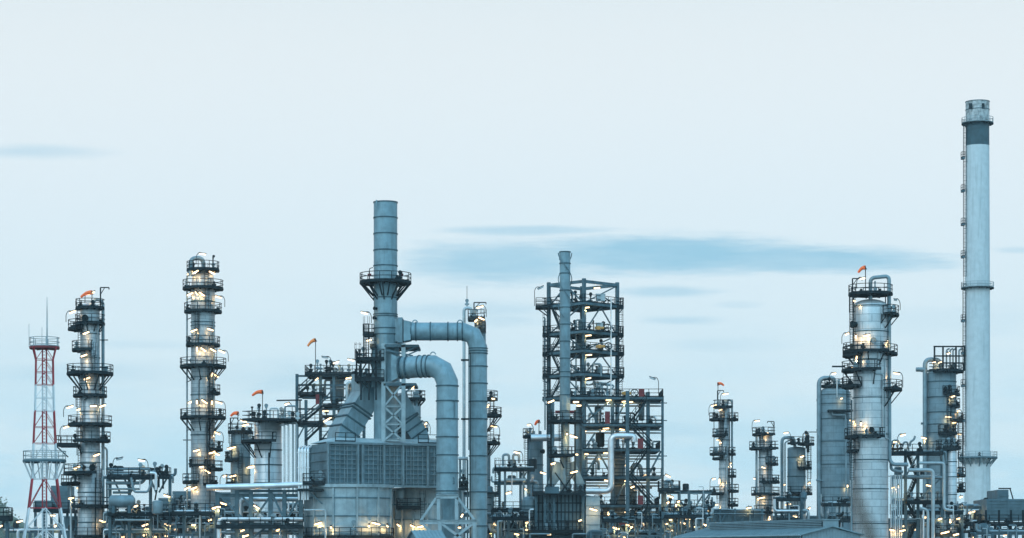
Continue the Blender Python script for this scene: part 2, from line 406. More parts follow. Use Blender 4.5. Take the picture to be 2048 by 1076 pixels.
so.rotation_euler = sdir.to_track_quat('Z', 'Y').to_euler(); so.location = (-60, -60, 120)

wd = bpy.data.worlds.new('World'); sc.world = wd; wd.use_nodes = True; nt = wd.node_tree; nt.nodes.clear(); b = NB(nt)
wo = b.n('ShaderNodeOutputWorld'); bg1 = b.n('ShaderNodeBackground'); bg2 = b.n('ShaderNodeBackground'); mx = b.n('ShaderNodeMixShader')
sky = b.n('ShaderNodeTexSky', sky_type='NISHITA'); sky.sun_disc = False; sky.sun_elevation = SUN_EL; sky.sun_rotation = SUN_AZ
b.l(sky.outputs[0], bg1.inputs[0]); bg1.inputs[1].default_value = .08
tc = b.n('ShaderNodeTexCoord'); sp = b.n('ShaderNodeSeparateXYZ'); b.l(tc.outputs['Generated'], sp.inputs[0])
yy = b.m('MAXIMUM', sp.outputs[1], .05); uu = b.m('DIVIDE', sp.outputs[0], yy); vv = b.m('DIVIDE', sp.outputs[2], yy)
uv = b.n('ShaderNodeCombineXYZ'); b.l(uu, uv.inputs[0]); b.l(vv, uv.inputs[1])
el = b.m('ARCSINE', sp.outputs[2])
gr = b.n('ShaderNodeValToRGB'); b.l(b.m('DIVIDE', el, R(90)), gr.inputs[0])
cr = gr.color_ramp; cr.interpolation = 'B_SPLINE'
def srgb(c): return tuple(((v / 255) / 12.92 if v / 255 <= .04045 else ((v / 255 + .055) / 1.055) ** 2.4) for v in c)
stops = [(0., (178, 222, 243)), (.02, (188, 228, 246)), (.042, (206, 233, 246)), (.07, (221, 239, 248)), (.105, (229, 242, 249)), (.145, (236, 243, 245)), (.24, (196, 224, 238)), (.5, (150, 200, 228)), (1., (140, 194, 226))]
while len(cr.elements) < len(stops): cr.elements.new(.5)
for e_, (p_, c_) in zip(cr.elements, stops): e_.position = p_; e_.color = (*srgb(c_), 1)
nw = b.noise(uv.outputs[0], 16, 6, .62, (1., 5.5, 1.)); nw2 = b.noise(uv.outputs[0], 60, 5, .6, (.8, 7., 1.))
ww = b.m('ADD', b.m('MULTIPLY', b.m('SUBTRACT', nw, .5), 1.5), b.m('MULTIPLY', b.m('SUBTRACT', nw2, .5), 1.3))
cl = None
def cloud(x, y, a, h, strength, soft=.75, sl=0., top=1.):
    """a lens-shaped streak of thin blue cloud in the sky, centred in direction (x, y)"""
    global cl
    du = b.m('SUBTRACT', uu, (x - CX) / F); dv = b.m('SUBTRACT', b.m('SUBTRACT', vv, (HZ - y) / F), b.m('MULTIPLY', du, sl))
    q = b.m('ADD', b.m('POWER', b.m('ABSOLUTE', b.m('DIVIDE', du, a / F)), 2.), b.m('POWER', b.m('ABSOLUTE', b.m('DIVIDE', dv, h / F)), 2.))
    q = b.m('ADD', b.m('SQRT', q), b.m('MULTIPLY', ww, .55))
    k = b.m('MULTIPLY', b.m('SUBTRACT', 1., b.ramp(q, 1 - soft, 1.15)), strength)
    cl = k if cl is None else b.m('MAXIMUM', cl, k)
cloud(1005, 526, 235, 50, .9, .65); cloud(1330, 509, 330, 48, 1., .6); cloud(1590, 517, 360, 32, .95, .6, -.02); cloud(1050, 461, 200, 13, .6)
cloud(1330, 583, 120, 15, .6); cloud(1365, 641, 100, 11, .42); cloud(60, 303, 190, 18, .4, .9); cloud(940, 620, 260, 26, .4, .9); cloud(600, 755, 430, 45, .42, .9)
cloud(1420, 690, 170, 18, .22, .9); cloud(2040, 500, 60, 9, .4); cloud(200, 745, 280, 30, .4, .9); cloud(1000, 640, 120, 18, .4, .9); cloud(1880, 640, 240, 40, .25, .9); cloud(1480, 610, 60, 10, .25); cloud(300, 690, 160, 12, .3, .9); cloud(1300, 860, 260, 24, .3, .9)
fr = b.m('GREATER_THAN', sp.outputs[1], .2)
cl = b.m('MULTIPLY', b.m('MULTIPLY', cl, fr), b.m('ADD', .8, b.m('MULTIPLY', b.ramp(nw, .3, .7), .3)))
base = b.mix(cl, gr.outputs[0], srgb((156, 205, 229)))
nb = b.noise(uv.outputs[0], 9, 5, .6, (1., 3.5, 1.))
low = b.m('MULTIPLY', b.ramp(nb, .40, .62), b.m('SUBTRACT', 1., b.ramp(vv, .02, .16)))
base = b.mix(b.m('MULTIPLY', low, b.m('MULTIPLY', fr, .6)), base, srgb((230, 244, 250)))
back = b.m('MULTIPLY', b.ramp(b.m('MULTIPLY', sp.outputs[1], -1.), -.25,   .5), 1.15)     # unseen sky behind the lens, raised and blued to light camera-facing surfaces
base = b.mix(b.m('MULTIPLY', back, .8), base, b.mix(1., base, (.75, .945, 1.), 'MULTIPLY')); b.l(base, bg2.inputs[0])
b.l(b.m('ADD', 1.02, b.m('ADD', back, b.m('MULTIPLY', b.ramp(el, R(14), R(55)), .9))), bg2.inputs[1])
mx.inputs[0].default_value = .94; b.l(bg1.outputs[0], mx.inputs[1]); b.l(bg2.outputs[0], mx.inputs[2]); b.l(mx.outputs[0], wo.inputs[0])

# ------------------------------------------------------------------ the setting
g = MB(); g.add([(-2500, -60, 0), (2500, -60, 0), (2500, 2600, 0), (-2500, 2600, 0)], [(0, 1, 2, 3)]); go = g.build('ground', 'ground'); go['kind'] = 'structure'
g = MB(); g.add([(-300, 268, .004), (300, 268, .004), (300, 430, .004), (-300, 430, .004)], [(0, 1, 2, 3)]); go = g.build('plant_yard', 'asphalt'); go['kind'] = 'structure'
# the air between here and the hill
hm = bpy.data.materials.new('hazy_air'); hn = nodes_of(hm); hb = NB(hn); ho = hb.n('ShaderNodeOutputMaterial'); hv = hb.n('ShaderNodeVolumePrincipled')
hv.inputs['Color'].default_value = (.82, .96, 1., 1); hv.inputs['Density'].default_value = HAZE; hb.l(hv.outputs[0], ho.inputs['Volume'])
g = MB(); g.box((0, 1275, 57), (5100, 2730, 116)); go = g.build('haze', hm); go['kind'] = 'stuff'
# ------------------------------------------------------------------ lattice mast, far left
def lattice_mast():
    t = T('lattice_mast', 'slender red and white lattice mast with a round platform and a whip antenna on top', 'mast', 89, 288); k = t.s; rz = R(14)
    prof = [(694, 27), (712, 20), (776, 21), (822, 22.5), (887, 26), (922, 27), (958, 29), (1016, 37), (1076, 48), (1146, 62)]
    def hw(y):
        for a, c in zip(prof, prof[1:]):
            if a[0] <= y <= c[0]: return (a[1] + (c[1] - a[1]) * (y - a[0]) / (c[0] - a[0])) * k / 1.2
    def pt(i, y): a = rz + R(45 + 90 * i); r = hw(y) * 1.414; return V((r * math.cos(a), r * math.sin(a), t.z(y)))
    for y0, y1, m, n in ((694, 770, 'red', 3), (770, 822, 'white', 2), (822, 887, 'red', 2), (887, 958, 'white', 2), (958, 1016, 'red', 1), (1016, 1146, 'white', 3)):
        mb = MB(); ys = [y0 + (y1 - y0) * j / n for j in range(n + 1)]
        for a, c in zip(ys, ys[1:]):
            for i in range(4):
                w = .085 if y0 < 950 else .12
                mb.bar(pt(i, a), pt(i, c), w + .04); mb.bar(pt(i, c), pt((i + 1) % 4, c), w * .75)
                mid = pt(i, a).lerp(pt((i + 1) % 4, a), .5)
                mb.bar(mid, pt(i, c), w * .7); mb.bar(mid, pt((i + 1) % 4, c), w * .7)
        mb.build('lattice_section', m, t.e, label='red painted lattice section' if m == 'red' else 'white painted lattice section')
        mb = MB()
        for i in range(4):
            a = rz + R(45 + 90 * i); dx, dy = .34 * math.cos(a), .34 * math.sin(a); mb.bar((dx, dy, t.z(y1)), (dx, dy, t.z(y0)), .12)
        z = t.z(y1)
        while z < t.z(y0):
            for i in range(4):
                a, c = rz + R(45 + 90 * i), rz + R(135 + 90 * i)
                mb.bar((.34 * math.cos(a), .34 * math.sin(a), z), (.34 * math.cos(c), .34 * math.sin(c), z + .35), .035)
            z += .38
        mb.build('ladder_shaft', m, t.e)
    t.r = 6
    t.plat(694, 60, 118, gear=0, m='redpanel', rm='palerail'); t.r = 24; t.plat(921, 47, 131, gear=0, m='steel', rm='palerail')
    mb = MB()
    for i in range(12):
        a = R(30 * i); mb.bar((42 * k * math.cos(a), 42 * k * math.sin(a), t.z(923)), (27 * k * math.cos(a), 27 * k * math.sin(a), t.z(958)), .1)
    mb.build('bracket', 'white', t.e)
    MB().tube([(.3, 0, t.z(694)), (.3, 0, t.z(640)), (.3, 0, t.z(594))], .08, 6, True, [.1, .08, .03]).build('antenna', 'palerail', t.e)
    for x, y in ((58, 648), (84, 655)): MB().tube([t.P(x, 694), t.P(x, y)], .03, 5).build('antenna', 'palerail', t.e)
lattice_mast()

# ------------------------------------------------------------------ the two tall columns on the left
def lamps(t, s):
    for it in s:
        t.lamp(*it[:2], **(it[2] if len(it) > 2 else {}))
def column_a():
    t = T('distillation_column', 'slim silver column hung with many walkways, beside the red and white mast', 'column', 180, 312)
    t.shell([(615, 19), (935, 20), (940, 24), (1146, 24)], 'cladfine', (668, 716, 768, 824, 905, 925, 985, 1045), dome=.45)
    t.r = 19.5
    t.plat(616, 151, 207, gear=3, rs=8); t.plat(647, 154, 212, br=True); t.plat(658, 137, 158); t.plat(700, 145, 191); t.plat(747, 135, 226, br=True, gear=2)
    t.plat(791, 150, 216); t.plat(849, 134, 220, gear=3); t.plat(881, 155, 220, gear=3); t.plat(946, 128, 201, gear=2); t.plat(967, 123, 141); t.plat(1012, 148, 220, gear=1); t.plat(1073, 152, 216)
    t.deck(113, 156, 888, -2, 1.2, 'flb', br=True, gear=1)
    t.pipe([(206, 1146, .5), (206, 603, .5), (190, 597, .3), (186, 610, 0)], 3.2); t.pipe([(142, 1146, 0), (142, 955, 0), (160, 950, 0)], 2.2, 'palepipe'); t.pipe([(214, 1010, .6), (214, 898, .6), (203, 892, .4)], 2)
    t.pipe([(163, 1146, -1), (163, 1015, -1.2)], 1.5); t.pipe([(196, 880, -1), (196, 640, -1)], 1.2)
    for y0, y1, x in ((616, 647, 158), (647, 700, 160), (700, 747, 186), (747, 791, 163), (791, 849, 158), (849, 946, 160), (946, 1012, 198), (1012, 1076, 160)): t.ladder(x, y0, y1)
    t.davit(201, 616, 575, 218); t.manhole(172, 636, 6); t.manhole(168, 935, 6); t.manhole(184, 935, 6)
    lamps(t, [(145, 624, dict(pole=-1)), (172, 666), (168, 711), (174, 757), (187, 812, dict(ang=0)), (205, 812, dict(ang=18, d=-1)), (140, 814, dict(pole=-1)), (133, 854, dict(pole=-1)), (193, 910), (160, 977, dict(ang=-8)), (143, 996, dict(ang=12)), (205, 1042, dict(ang=-14, d=-1.5)), (183, 586, dict(pole=-1, d=-.3)), (154, 935, dict(d=-2.2)), (160, 818)])
    for y in (680, 735, 845): t.beam((198, y, 0), (216, y, .4), .12, 'rail', 'bracket')
    t.pipe([(191, 1146, -1.3), (191, 955, -1.3)], 1., 'dark'); t.pipe([(168, 880, -1.4), (168, 800, -1.4), (176, 795, -1.4)], .9, 'dark'); t.pipe([(199, 1010, -.6), (199, 960, -.6)], 1.6, 'pipe'); t.pipe([(187, 745, -1.4), (187, 712, -1.4), (198, 708, -1)], .9, 'pipe')
    windsock(184, 585, 161, 594, 312, 612, 'orange windsock on the slim column beside the lattice mast')
    return t
column_a()

def column_b():
    t = T('distillation_column', 'tallest slim column, standing alone, with a gooseneck pipe over its top', 'column', 406, 332)
    t.shell([(552, 21), (575, 23.5), (760, 24), (985, 24), (1146, 25)], 'cladfine', (603, 645, 652, 755, 790, 845, 870), dome=.3)
    t.r = 24
    t.plat(540, 377, 441, gear=3, rs=10); t.plat(577, 367, 447, gear=2); t.plat(623, 372, 446, gear=2); t.plat(690, 373, 440, gear=2); t.plat(733, 361, 452, br=True, gear=3); t.plat(786, 428, 440)
    t.plat(835, 361, 451, br=True, gear=3); t.plat(899, 428, 445, gear=2); t.plat(931, 379, 424, gear=3); t.plat(938, 425, 445); t.plat(964, 366, 398, gear=2); t.plat(969, 410, 434, gear=2)
    t.pipe([(381, 552, -1), (381, 516, -1), (407, 516, -.6), (407, 548, -.3)], 4.3, 'pipe', fr=14, n=14)
    t.pipe([(374, 1146, 0), (374, 552, 0), (381, 548, -.6)], 1.7); t.pipe([(366, 880, 0), (382, 880, 0)], 1, 'rail')
    for y in (600, 640, 765, 862): t.beam((372, y, 0), (390, y - 8, 0), .1, 'rail', 'bracket')
    for y0, y1, x in ((540, 577, 413), (577, 623, 414), (623, 690, 394), (690, 733, 430), (733, 786, 422), (786, 835, 421), (835, 899, 422), (899, 938, 424), (931, 980, 390)): t.ladder(x, y0, y1)
    t.pipe([(420, 1146, -1.6), (420, 745, -1.6)], 1., 'dark'); t.pipe([(427, 835, -.9), (427, 640, -.9)], 1.1, 'pipe'); t.pipe([(398, 830, -1.7), (398, 760, -1.7), (404, 756, -1.8)], .8, 'dark')
    t.davit(426, 540, 511, 429); t.pipe([(414, 980, -2.4), (414, 845, -2)], 1.3, 'dark')
    lamps(t, [(405, 508, dict(pole=-1, ang=-10, pale=True)), (380, 546, dict(ang=30, d=-1)), (391, 544, dict(ang=25, e=1.6)), (424, 545, dict(ang=-25)), (430, 541, dict(ang=30)), (380, 588, dict(ang=25, d=-1)), (393, 586, dict(ang=-60, L=9, e=1.4)), (404, 588, dict(ang=-35)), (437, 594, dict(pole=1, ang=-18)),
              (388, 661), (421, 659, dict(ang=-20)), (394, 698, dict(ang=90, L=9, e=1.4)), (407, 699, dict(ang=-35)), (426, 700, dict(ang=-30)), (444, 703, dict(pole=1, ang=-25)), (424, 749, dict(ang=70, L=8)), (432, 751, dict(ang=-35)),
              (382, 803, dict(ang=30)), (394, 804, dict(ang=90, L=8)), (409, 803, dict(ang=-35)), (424, 805, dict(ang=90, L=8)), (438, 805, dict(pole=1, ang=-20)), (434, 866, dict(ang=-25, pole=1)), (393, 901, dict(ang=14, e=1.3)), (424, 905), (433, 907, dict(ang=-25)), (403, 934, dict(ang=8, L=10)), (415, 943, dict(ang=-30)), (375, 976, dict(ang=25, d=-1)), (388, 976)])
    return t
column_b()

# ------------------------------------------------------------------ coolers, hut and tree hill far back left
def cooler(name, label, x0, x1, yt, yb, D, dep=8, stacks=(), rail=True, steps=()):
    t = T(name, label, 'air cooler', (x0 + x1) / 2, D, None); a, c = t.P(x0, yt), t.P(x1, yb); mb = MB()
    mb.box(((a.x + c.x) / 2, dep / 2, (a.z + c.z) / 2), (c.x - a.x, dep, a.z - c.z)); n = int((a.z - c.z) / .45)
    for i in range(n + 1): mb.bar((a.x - .05, -.04, c.z + i * .45), (c.x + .05, -.04, c.z + i * .45), .1, .12)
    for i in range(int((c.x - a.x) / 3) + 1): mb.bar((a.x + i * 3, -.08, c.z), (a.x + i * 3, -.08, a.z), .16)
    mb.build('casing', 'casing', t.e)
    for (sx0, sx1, sy) in steps:
        p, q = t.P(sx0, sy), t.P(sx1, yt); mb = MB(); mb.box(((p.x + q.x) / 2, dep / 2, (p.z + q.z) / 2), (q.x - p.x, dep * .8, p.z - q.z))
        for i in range(int((p.z - q.z) / .45)): mb.bar((p.x - .05, dep * .1 - .05, q.z + i * .45), (q.x + .05, dep * .1 - .05, q.z + i * .45), .1, .12)
        mb.build('fan_housing', 'casing', t.e)
    if rail: t.deck(x0 - 3, x1 + 3, yb + 2, -1.6, dep, 'flr', gear=3)
    n = max(2, int((c.x - a.x) / 6))
    for i in range(n + 1):
        x = a.x + (c.x - a.x) * i / n
        for d in (.3, dep - .3): MB().hbeam((x, d, 0), (x, d, c.z - .25), .35, .35).build('leg', 'steel', t.e)
    return t
cooler('air_cooler', 'long low grey air cooler bank behind the pipe rack left of the silver pipe', 318, 490, 996, 1024, 362, 9, steps=((343, 428, 982), (432, 486, 984)))
cooler('air_cooler', 'small grey air cooler partly hidden by the red and white mast', 70, 134, 1001, 1018, 350, 7, steps=((100, 133, 971),))
def hill():
    mb = MB(); n = 30; vs = []; rnd = random.Random(3)
    def hz(x, y): return -1 + 62 * max(0, 1 - ((x + 475) / 88) ** 2) * max(0, 1 - ((y - 2000) / 260) ** 2)
    for i in range(n + 1):
        for j in range(14): x = -600 + 250 * i / n; y = 1740 + 40 * j; vs.append((x, y, hz(x, y)))
    mb.add(vs, [(i * 14 + j, i * 14 + j + 1, (i + 1) * 14 + j + 1, (i + 1) * 14 + j) for i in range(n) for j in range(13)], True)
    o = mb.build('hill', 'leaf'); o['kind'] = 'structure'
    mb = MB(); rnd = random.Random(5)                    # the wood on it: leaf clumps
    for i in range(800):
        x = rnd.uniform(-560, -388); y = rnd.uniform(1760, 2020); z = hz(x, y)
        if z < 2: continue
        s = rnd.uniform(.6, 1.4); cpt = V((x, y, z + 3 * s))
        for k in range(30):
            p = cpt + V((rnd.gauss(0, 2.4), rnd.gauss(0, 2.4), rnd.gauss(1, 2.2))) * s; w = rnd.uniform(.6, 1.5); a = V((rnd.uniform(-1, 1), rnd.uniform(-1, 1), rnd.uniform(-1, 1))).normalized(); c2 = a.orthogonal().normalized()
            mb.add([p + a * w, p + c2 * w, p - a * w, p - c2 * w], [(0, 1, 2, 3)])
    o = mb.build('forest', 'leaf'); o['kind'] = 'stuff'
hill()

# ------------------------------------------------------------------ generic open steel pipe rack
def rack(name, label, D, x0, x1, levels, posts, dep=6., seed=1, npipe=5, rails=(), braces=(), drops=6, cat='pipe rack', group=None, vert=0, gears=3, top=None, thin=1.):
    rnd = random.Random(seed); t = T(name, label, cat, (x0 + x1) / 2, D, group); mats = ['pipe', 'pipe', 'palepipe', 'silver', 'steel', 'steel', 'dark']
    topy = min(levels) if top is None else top
    for x in posts:
        for d in (0, dep): t.beam((x, HZ + CZ / t.s, d), (x, topy, d), .36 * thin, 'steel', 'post')
        for y in levels:
            if y >= topy: t.beam((x, y, .1), (x, y, dep - .1), .26 * thin, 'steel', 'cross_beam')
    for y in levels:
        for d in (-.02, dep + .02): t.beam((x0, y + 1.5, d), (x1, y + 1.5, d), .26 * thin, 'steel', 'beam', .34 * thin)
        for i in range(npipe):
            r = rnd.choice((1.2, 1.6, 2., 2.4, 3.)); d = .7 + (dep - 1.4) * i / max(1, npipe - 1)
            a, c = x0 + rnd.uniform(-6, 10), x1 - rnd.uniform(-6, 10); up = rnd.choice((0, 0, 1, -1)); py = y - r - .4
            path = [(a, py, d), (c, py, d)]
            if up: path = [(a, py + up * rnd.uniform(10, 22), d), (a, py, d), (c, py, d)]
            if rnd.random() > .5: path = path + [(c, py + rnd.choice((-1, 1)) * rnd.uniform(9, 20), d)]
            t.pipe(path, r, rnd.choice(mats), flanges=[(rnd.uniform(a, c), py, d, 'x') for _ in range(2)])
    for i in range(drops):
        x = rnd.uniform(x0 + 3, x1 - 3); y = rnd.choice(levels) + rnd.uniform(-13, 12); y2 = min(1140, y + rnd.uniform(18, 50)); d = -.5 - rnd.random(); r = rnd.choice((.7, .9, 1.1, 1.3, 1.8))
        t.pipe([(x, y2, d), (x, y - 4, d), (x + rnd.choice((-1, 1)) * rnd.uniform(5, 16), y - 4, d)], r, rnd.choice(mats))
    for (p, q) in braces: t.beam((*p, 0), (*q, 0), .2 * thin, 'steel', 'brace')
    for (a, c, y) in rails: t.deck(a, c, y, -1.3, 1.2, 'flr', gear=gears)
    for i in range(vert):
        x = x0 + (x1 - x0) * rnd.random(); y = rnd.choice(levels); h = rnd.uniform(.5, 1.3); p = t.P(x, y, rnd.uniform(0, dep)); mb = MB(); rr = rnd.uniform(.3, .6)
        mb.lathe([(rr, p.z), (rr, p.z + h), (rr * .7, p.z + h + .12)], (p.x, p.y, 0), 14); mb.build('drum', rnd.choice(('steel', 'cladgrey', 'dark')), t.e)
    return t
t = rack('pipe_rack', 'low dark pipe rack packed with pipes and valves, between the two slim columns', 302, 208, 345, [954, 1028, 1062], [220, 259, 301, 340], 7, 4, 5, [(214, 300, 953), (215, 345, 1027), (318, 336, 952)], [((222, 1060), (236, 1030)), ((236, 1030), (250, 1060)), ((303, 1026), (336, 1062))], 12, vert=7)
t.pipe([(212, 938, -1), (300, 938, -1), (303, 975, -1)], 2.6, 'pipe'); t.pipe([(212, 966, -.6), (285, 966, -.6), (293, 950, -.6), (300, 950, -.6)], 3.4, 'pipe'); t.pipe([(214, 978, -.6), (280, 978, -.6)], 2); t.pipe([(300, 946, -2), (312, 946, -2), (312, 980, -2)], 3, 'silver')
t.pipe([(218, 944, .5), (292, 944, .5)], 1.8, 'palepipe'); t.pipe([(226, 985, -.4), (262, 985, -.4), (270, 958, -.4)], 2.6, 'steel'); t.pipe([(262, 955, -1.6), (268, 984, -1.6), (296, 984, -1.6), (304, 962, -1.6)], 2.4, 'pipe'); t.pipe([(216, 948, 1.5), (332, 948, 1.5)], 2.2, 'pipe'); t.pipe([(318, 975, -.6), (318, 955, -.6), (310, 1000, 0)], 1.6, 'dark')
for p_, q_ in (((226, 956), (240, 985)), ((262, 985), (248, 956)), ((318, 985), (334, 956)), ((301, 956), (312, 985))): t.beam((*p_, -.3), (*q_, -.3), .2, 'steel', 'brace')
for i in range(16): t.valve(t.P(random.uniform(215, 335), random.choice((953, 953, 1027)), random.uniform(-1, 5)), random.uniform(.5, 1.4))
t.pipe([(230, 1040, -1.5), (300, 1040, -1.5)], 2.2, 'palepipe')
t.shell([(1005, 10.5), (1027, 10.5)], 'pipe', (), .3, 'drum', 315, -3, 20, False, .3)
lamps(t, [(240, 994, dict(ang=-4)), (283, 921, dict(ang=-10, pole=1, ph=30, pale=True)), (239, 918, dict(ang=14, pole=-1, ph=36, lit=False)), (334, 992, dict(ang=-18)), (290, 1050), (293, 1058, dict(ang=0, L=10)), (335, 1050, dict(ang=-18)), (272, 1012, dict(L=9))])
t = rack('pipe_rack', 'long dark pipe rack low in front of the air cooler bank', 300, 345, 432, [1026, 1052, 1068], [368, 400, 430], 7, 9, 4, [(345, 432, 1025)], [((370, 1050), (398, 1028))], 10, vert=6)
t.pipe([(400, 1076, -1), (400, 1012, -1)], 1.9, 'palepipe'); lamps(t, [(430, 1015, dict(ang=16)), (447, 1007, dict(ang=-18)), (387, 1050, dict(ang=0, L=9)), (420, 1040, dict(L=8))])
mbt = T('drum_tank', 'small grey horizontal drum lying on the pipe rack beside the slim column', 'tank', 245, 301); mbt.e.location.z = 0
mb = MB(); a, c = mbt.P(218, 1003, -2), mbt.P(270, 1003, -2); mb.tube([a, a + V((.3, 0, 0)), c - V((.3, 0, 0)), c], .8, 20, True, [.4, .8, .8, .4]); mb.build('shell', 'pipe', mbt.e)
for x in (228, 260): MB().box(mbt.P(x, 1018, -2), (.4, 1.2, 1.)).build('saddle', 'steel', mbt.e)

# front frame with three silver pipes
t = T('pipe_bridge', 'open grey steel frame with diagonal braces carrying fat silver pipes, left of the round furnaces', 'pipe rack', 510, 296)
for x in (435, 474, 502, 541, 569, 602):
    t.beam((x, 1146, 0), (x, 980 if x != 435 else 984, 0), .5, 'steel', 'post'); t.beam((x, 1146, 5), (x, 984, 5), .4, 'steel', 'post'); t.beam((x, 990, .1), (x, 990, 4.9), .3, 'steel', 'cross_beam'); t.beam((x, 1049, .1), (x, 1049, 4.9), .3, 'steel', 'cross_beam')
for y in (991, 1049):
    for d in (-.03, 5.03): t.beam((432, y, d), (606, y, d), .3, 'steel', 'beam', .4)
t.beam((476, 982, -.03), (606, 982, -.03), .25, 'steel', 'beam', .3)
for p, q in (((437, 988), (495, 1046)), ((480, 990), (548, 1048)), ((543, 985), (572, 1046)), ((540, 1048), (506, 1075)), ((569, 1050), (600, 1076)), ((569, 1046), (600, 994)), ((502, 1047), (538, 996))): t.beam((*p, -.15), (*q, -.15), .24, 'steel', 'brace')
t.deck(432, 606, 1052, -1.2, 0, 'f', gear=4)
t.pipe([(413, 975, -1), (560, 971, -1), (625, 968, -1)], 6, 'silver', n=18); t.pipe([(481, 1060, 2), (481, 998, 2), (600, 998, 2)], 5.2, 'silver', n=16, fr=13); t.pipe([(438, 1076, -.6), (438, 1038, -.6), (606, 1038, -.6)], 4.6, 'silver', n=16, fr=10)
t.pipe([(520, 1076, 1), (520, 1062, 1), (606, 1062, 1)], 2.4, 'pipe'); t.pipe([(450, 1024, 2), (600, 1024, 2)], 2., 'palepipe'); t.pipe([(440, 1066, 3), (604, 1066, 3)], 3., 'pipe'); t.pipe([(560, 1076, -.6), (560, 1058, -.6), (596, 1058, -.6)], 1.6, 'palepipe')
for x, y in ((486, 1030), (492, 1016), (555, 1026), (585, 1020), (530, 1030)): t.valve(t.P(x, y + 18, 2.5), .9, 'dark')
lamps(t, [(437, 1014, dict(ang=0, L=9)), (513, 1014, dict(ang=-30)), (485, 1061, dict(L=9)), (491, 1072, dict(ang=18)), (428, 1016, dict(L=9)), (556, 1060, dict(L=8))])

# ------------------------------------------------------------------ vessels C and D
t = T('process_vessel', 'squat grey vessel with a side ladder below the lowest orange windsock', 'vessel', 481, 328)
t.shell([(862, 19), (900, 19.5), (1146, 20)], 'cladgrey', (890, 915, 950), dome=.2); t.r = 20
t.plat(864, 457, 506, gear=4, rs=10); t.plat(920, 450, 480, gear=2); t.plat(966, 452, 468); t.ladder(481, 908, 970); t.ladder(463, 866, 920); t.davit(461, 864, 836, 475)
lamps(t, [(487, 842, dict(ang=-20, pole=-1)), (463, 896, dict(ang=12, L=20, e=1.5)), (466, 952, dict(ang=12, e=1.5)), (450, 952, dict(pole=-1, L=9)), (500, 935, dict(ang=5))])
windsock(476, 827, 461, 832, 328, 862, 'small orange windsock, the lowest one, on the squat grey vessel')
t = T('process_vessel', 'wide silver vessel under a railed deck crowded with valves, right of the squat grey vessel', 'vessel', 536, 321)
t.shell([(843, 27), (1146, 28.5)], 'clad', (900, 930, 966), dome=.15); t.r = 28
t.plat(842, 490, 602, gear=0, rs=27); t.plat(883, 483, 557, gear=2, br=True); t.ladder(514, 842, 885)
for i in range(13): t.valve(t.P(random.uniform(500, 596), 842, random.uniform(-3, 3)), random.uniform(.7, 1.9), random.choice(('dark', 'pipe', 'palepipe')))
t.pipe([(540, 842, -2), (540, 817, -2), (556, 817, -2), (556, 842, -2)], 1.8, 'palepipe'); t.pipe([(570, 842, -2), (570, 812, -2), (592, 812, -2), (592, 842, -1)], 1.8)
for x, m in ((569, 'silver'), (577, 'silver'), (586, 'palepipe'), (593, 'palepipe')): t.pipe([(x - 10, 850 - (x - 569) * .2, -1.5), (x, 850 - (x - 569) * .2, -1.5), (x, 1146, -1.5)], 1.9, m)
t.pipe([(538, 1146, -2.2), (538, 905, -2.2)], 1.6, 'dark'); t.beam((553, 801, 0), (604, 800, 0), .18, 'dark', 'crane_beam'); t.beam((600, 842, 0), (600, 800, 0), .18, 'dark', 'crane_post')
lamps(t, [(491, 850, dict(ang=12)), (503, 933, dict(ang=6)), (574, 808, dict(pole=1, L=10))])
windsock(525, 784, 504, 791, 321, 840, 'orange windsock on a long pole above the wide silver vessel')

# ------------------------------------------------------------------ steel structure with stairs, left of the big stack
t = T('steel_structure', 'open steel structure with zigzag stairs and round vessels, left of the big stack', 'steel structure', 655, 346)
for x, yt in ((594, 748), (641, 742), (612, 800), (668, 748), (709, 742), (728, 760)):
    for d in (0, 7): t.beam((x, 1146, d), (x, yt, d), .42, 'steel', 'post')
for x0, x1, y, rl in ((610, 718, 746, 'flr'), (645, 722, 809, 'f'), (596, 648, 786, 'f'), (592, 645, 844, 'f'), (645, 722, 830, ''), (640, 728, 878, 'f')): t.deck(x0, x1, y, -.6, 7.4, rl, gear=5 if y < 815 else 2)
for y in (752, 770, 795, 818, 852): t.beam((594, y, 0), (728, y, 0), .2, 'steel', 'beam', .26)
for p, q in (((597, 842), (640, 812)), ((643, 880), (666, 850)), ((668, 850), (705, 880)), ((643, 806), (668, 775)), ((594, 880), (612, 846))): t.beam((*p, -.1), (*q, -.1), .2, 'steel', 'brace')
t.stair(598, 786, 636, 752, -.9); t.stair(606, 844, 645, 812, -.9); t.stair(610, 882, 648, 846, -.9)
for i in range(10): t.valve(t.P(random.uniform(614, 715), 746, random.uniform(0, 6)), random.uniform(.6, 1.5), random.choice(('dark', 'pipe')))
t.pipe([(650, 800, 2), (650, 760, 2), (690, 760, 2)], 2.4, 'pipe'); t.pipe([(694, 830, -.5), (694, 765, -.5), (722, 765, -.5)], 3, 'palepipe'); t.pipe([(645, 777, 1), (728, 777, 1)], 1.6, 'palepipe'); t.pipe([(700, 800, 3), (700, 770, 3)], 4, 'pipe')
for y0, y1 in ((752, 790), (812, 840)): t.pipe([(716, y1, -1), (716, y0, -1)], 1.4, 'palepipe')
lamps(t, [(633, 758, dict(ang=30, L=9)), (698, 756, dict(ang=10)), (651, 822, dict(ang=0, L=13)), (698, 822, dict(ang=5, L=13)), (655, 839, dict(ang=28, L=22, e=1.5, pale=True)), (672, 725, dict(ang=18, L=14, pole=-1, pale=True)), (722, 772, dict(ang=40)), (650, 715, dict(ang=-8, pole=1, lit=False, ph=30)), (702, 720, dict(ang=-14, pole=1, ph=25, pale=True)), (692, 851, dict(L=9))])
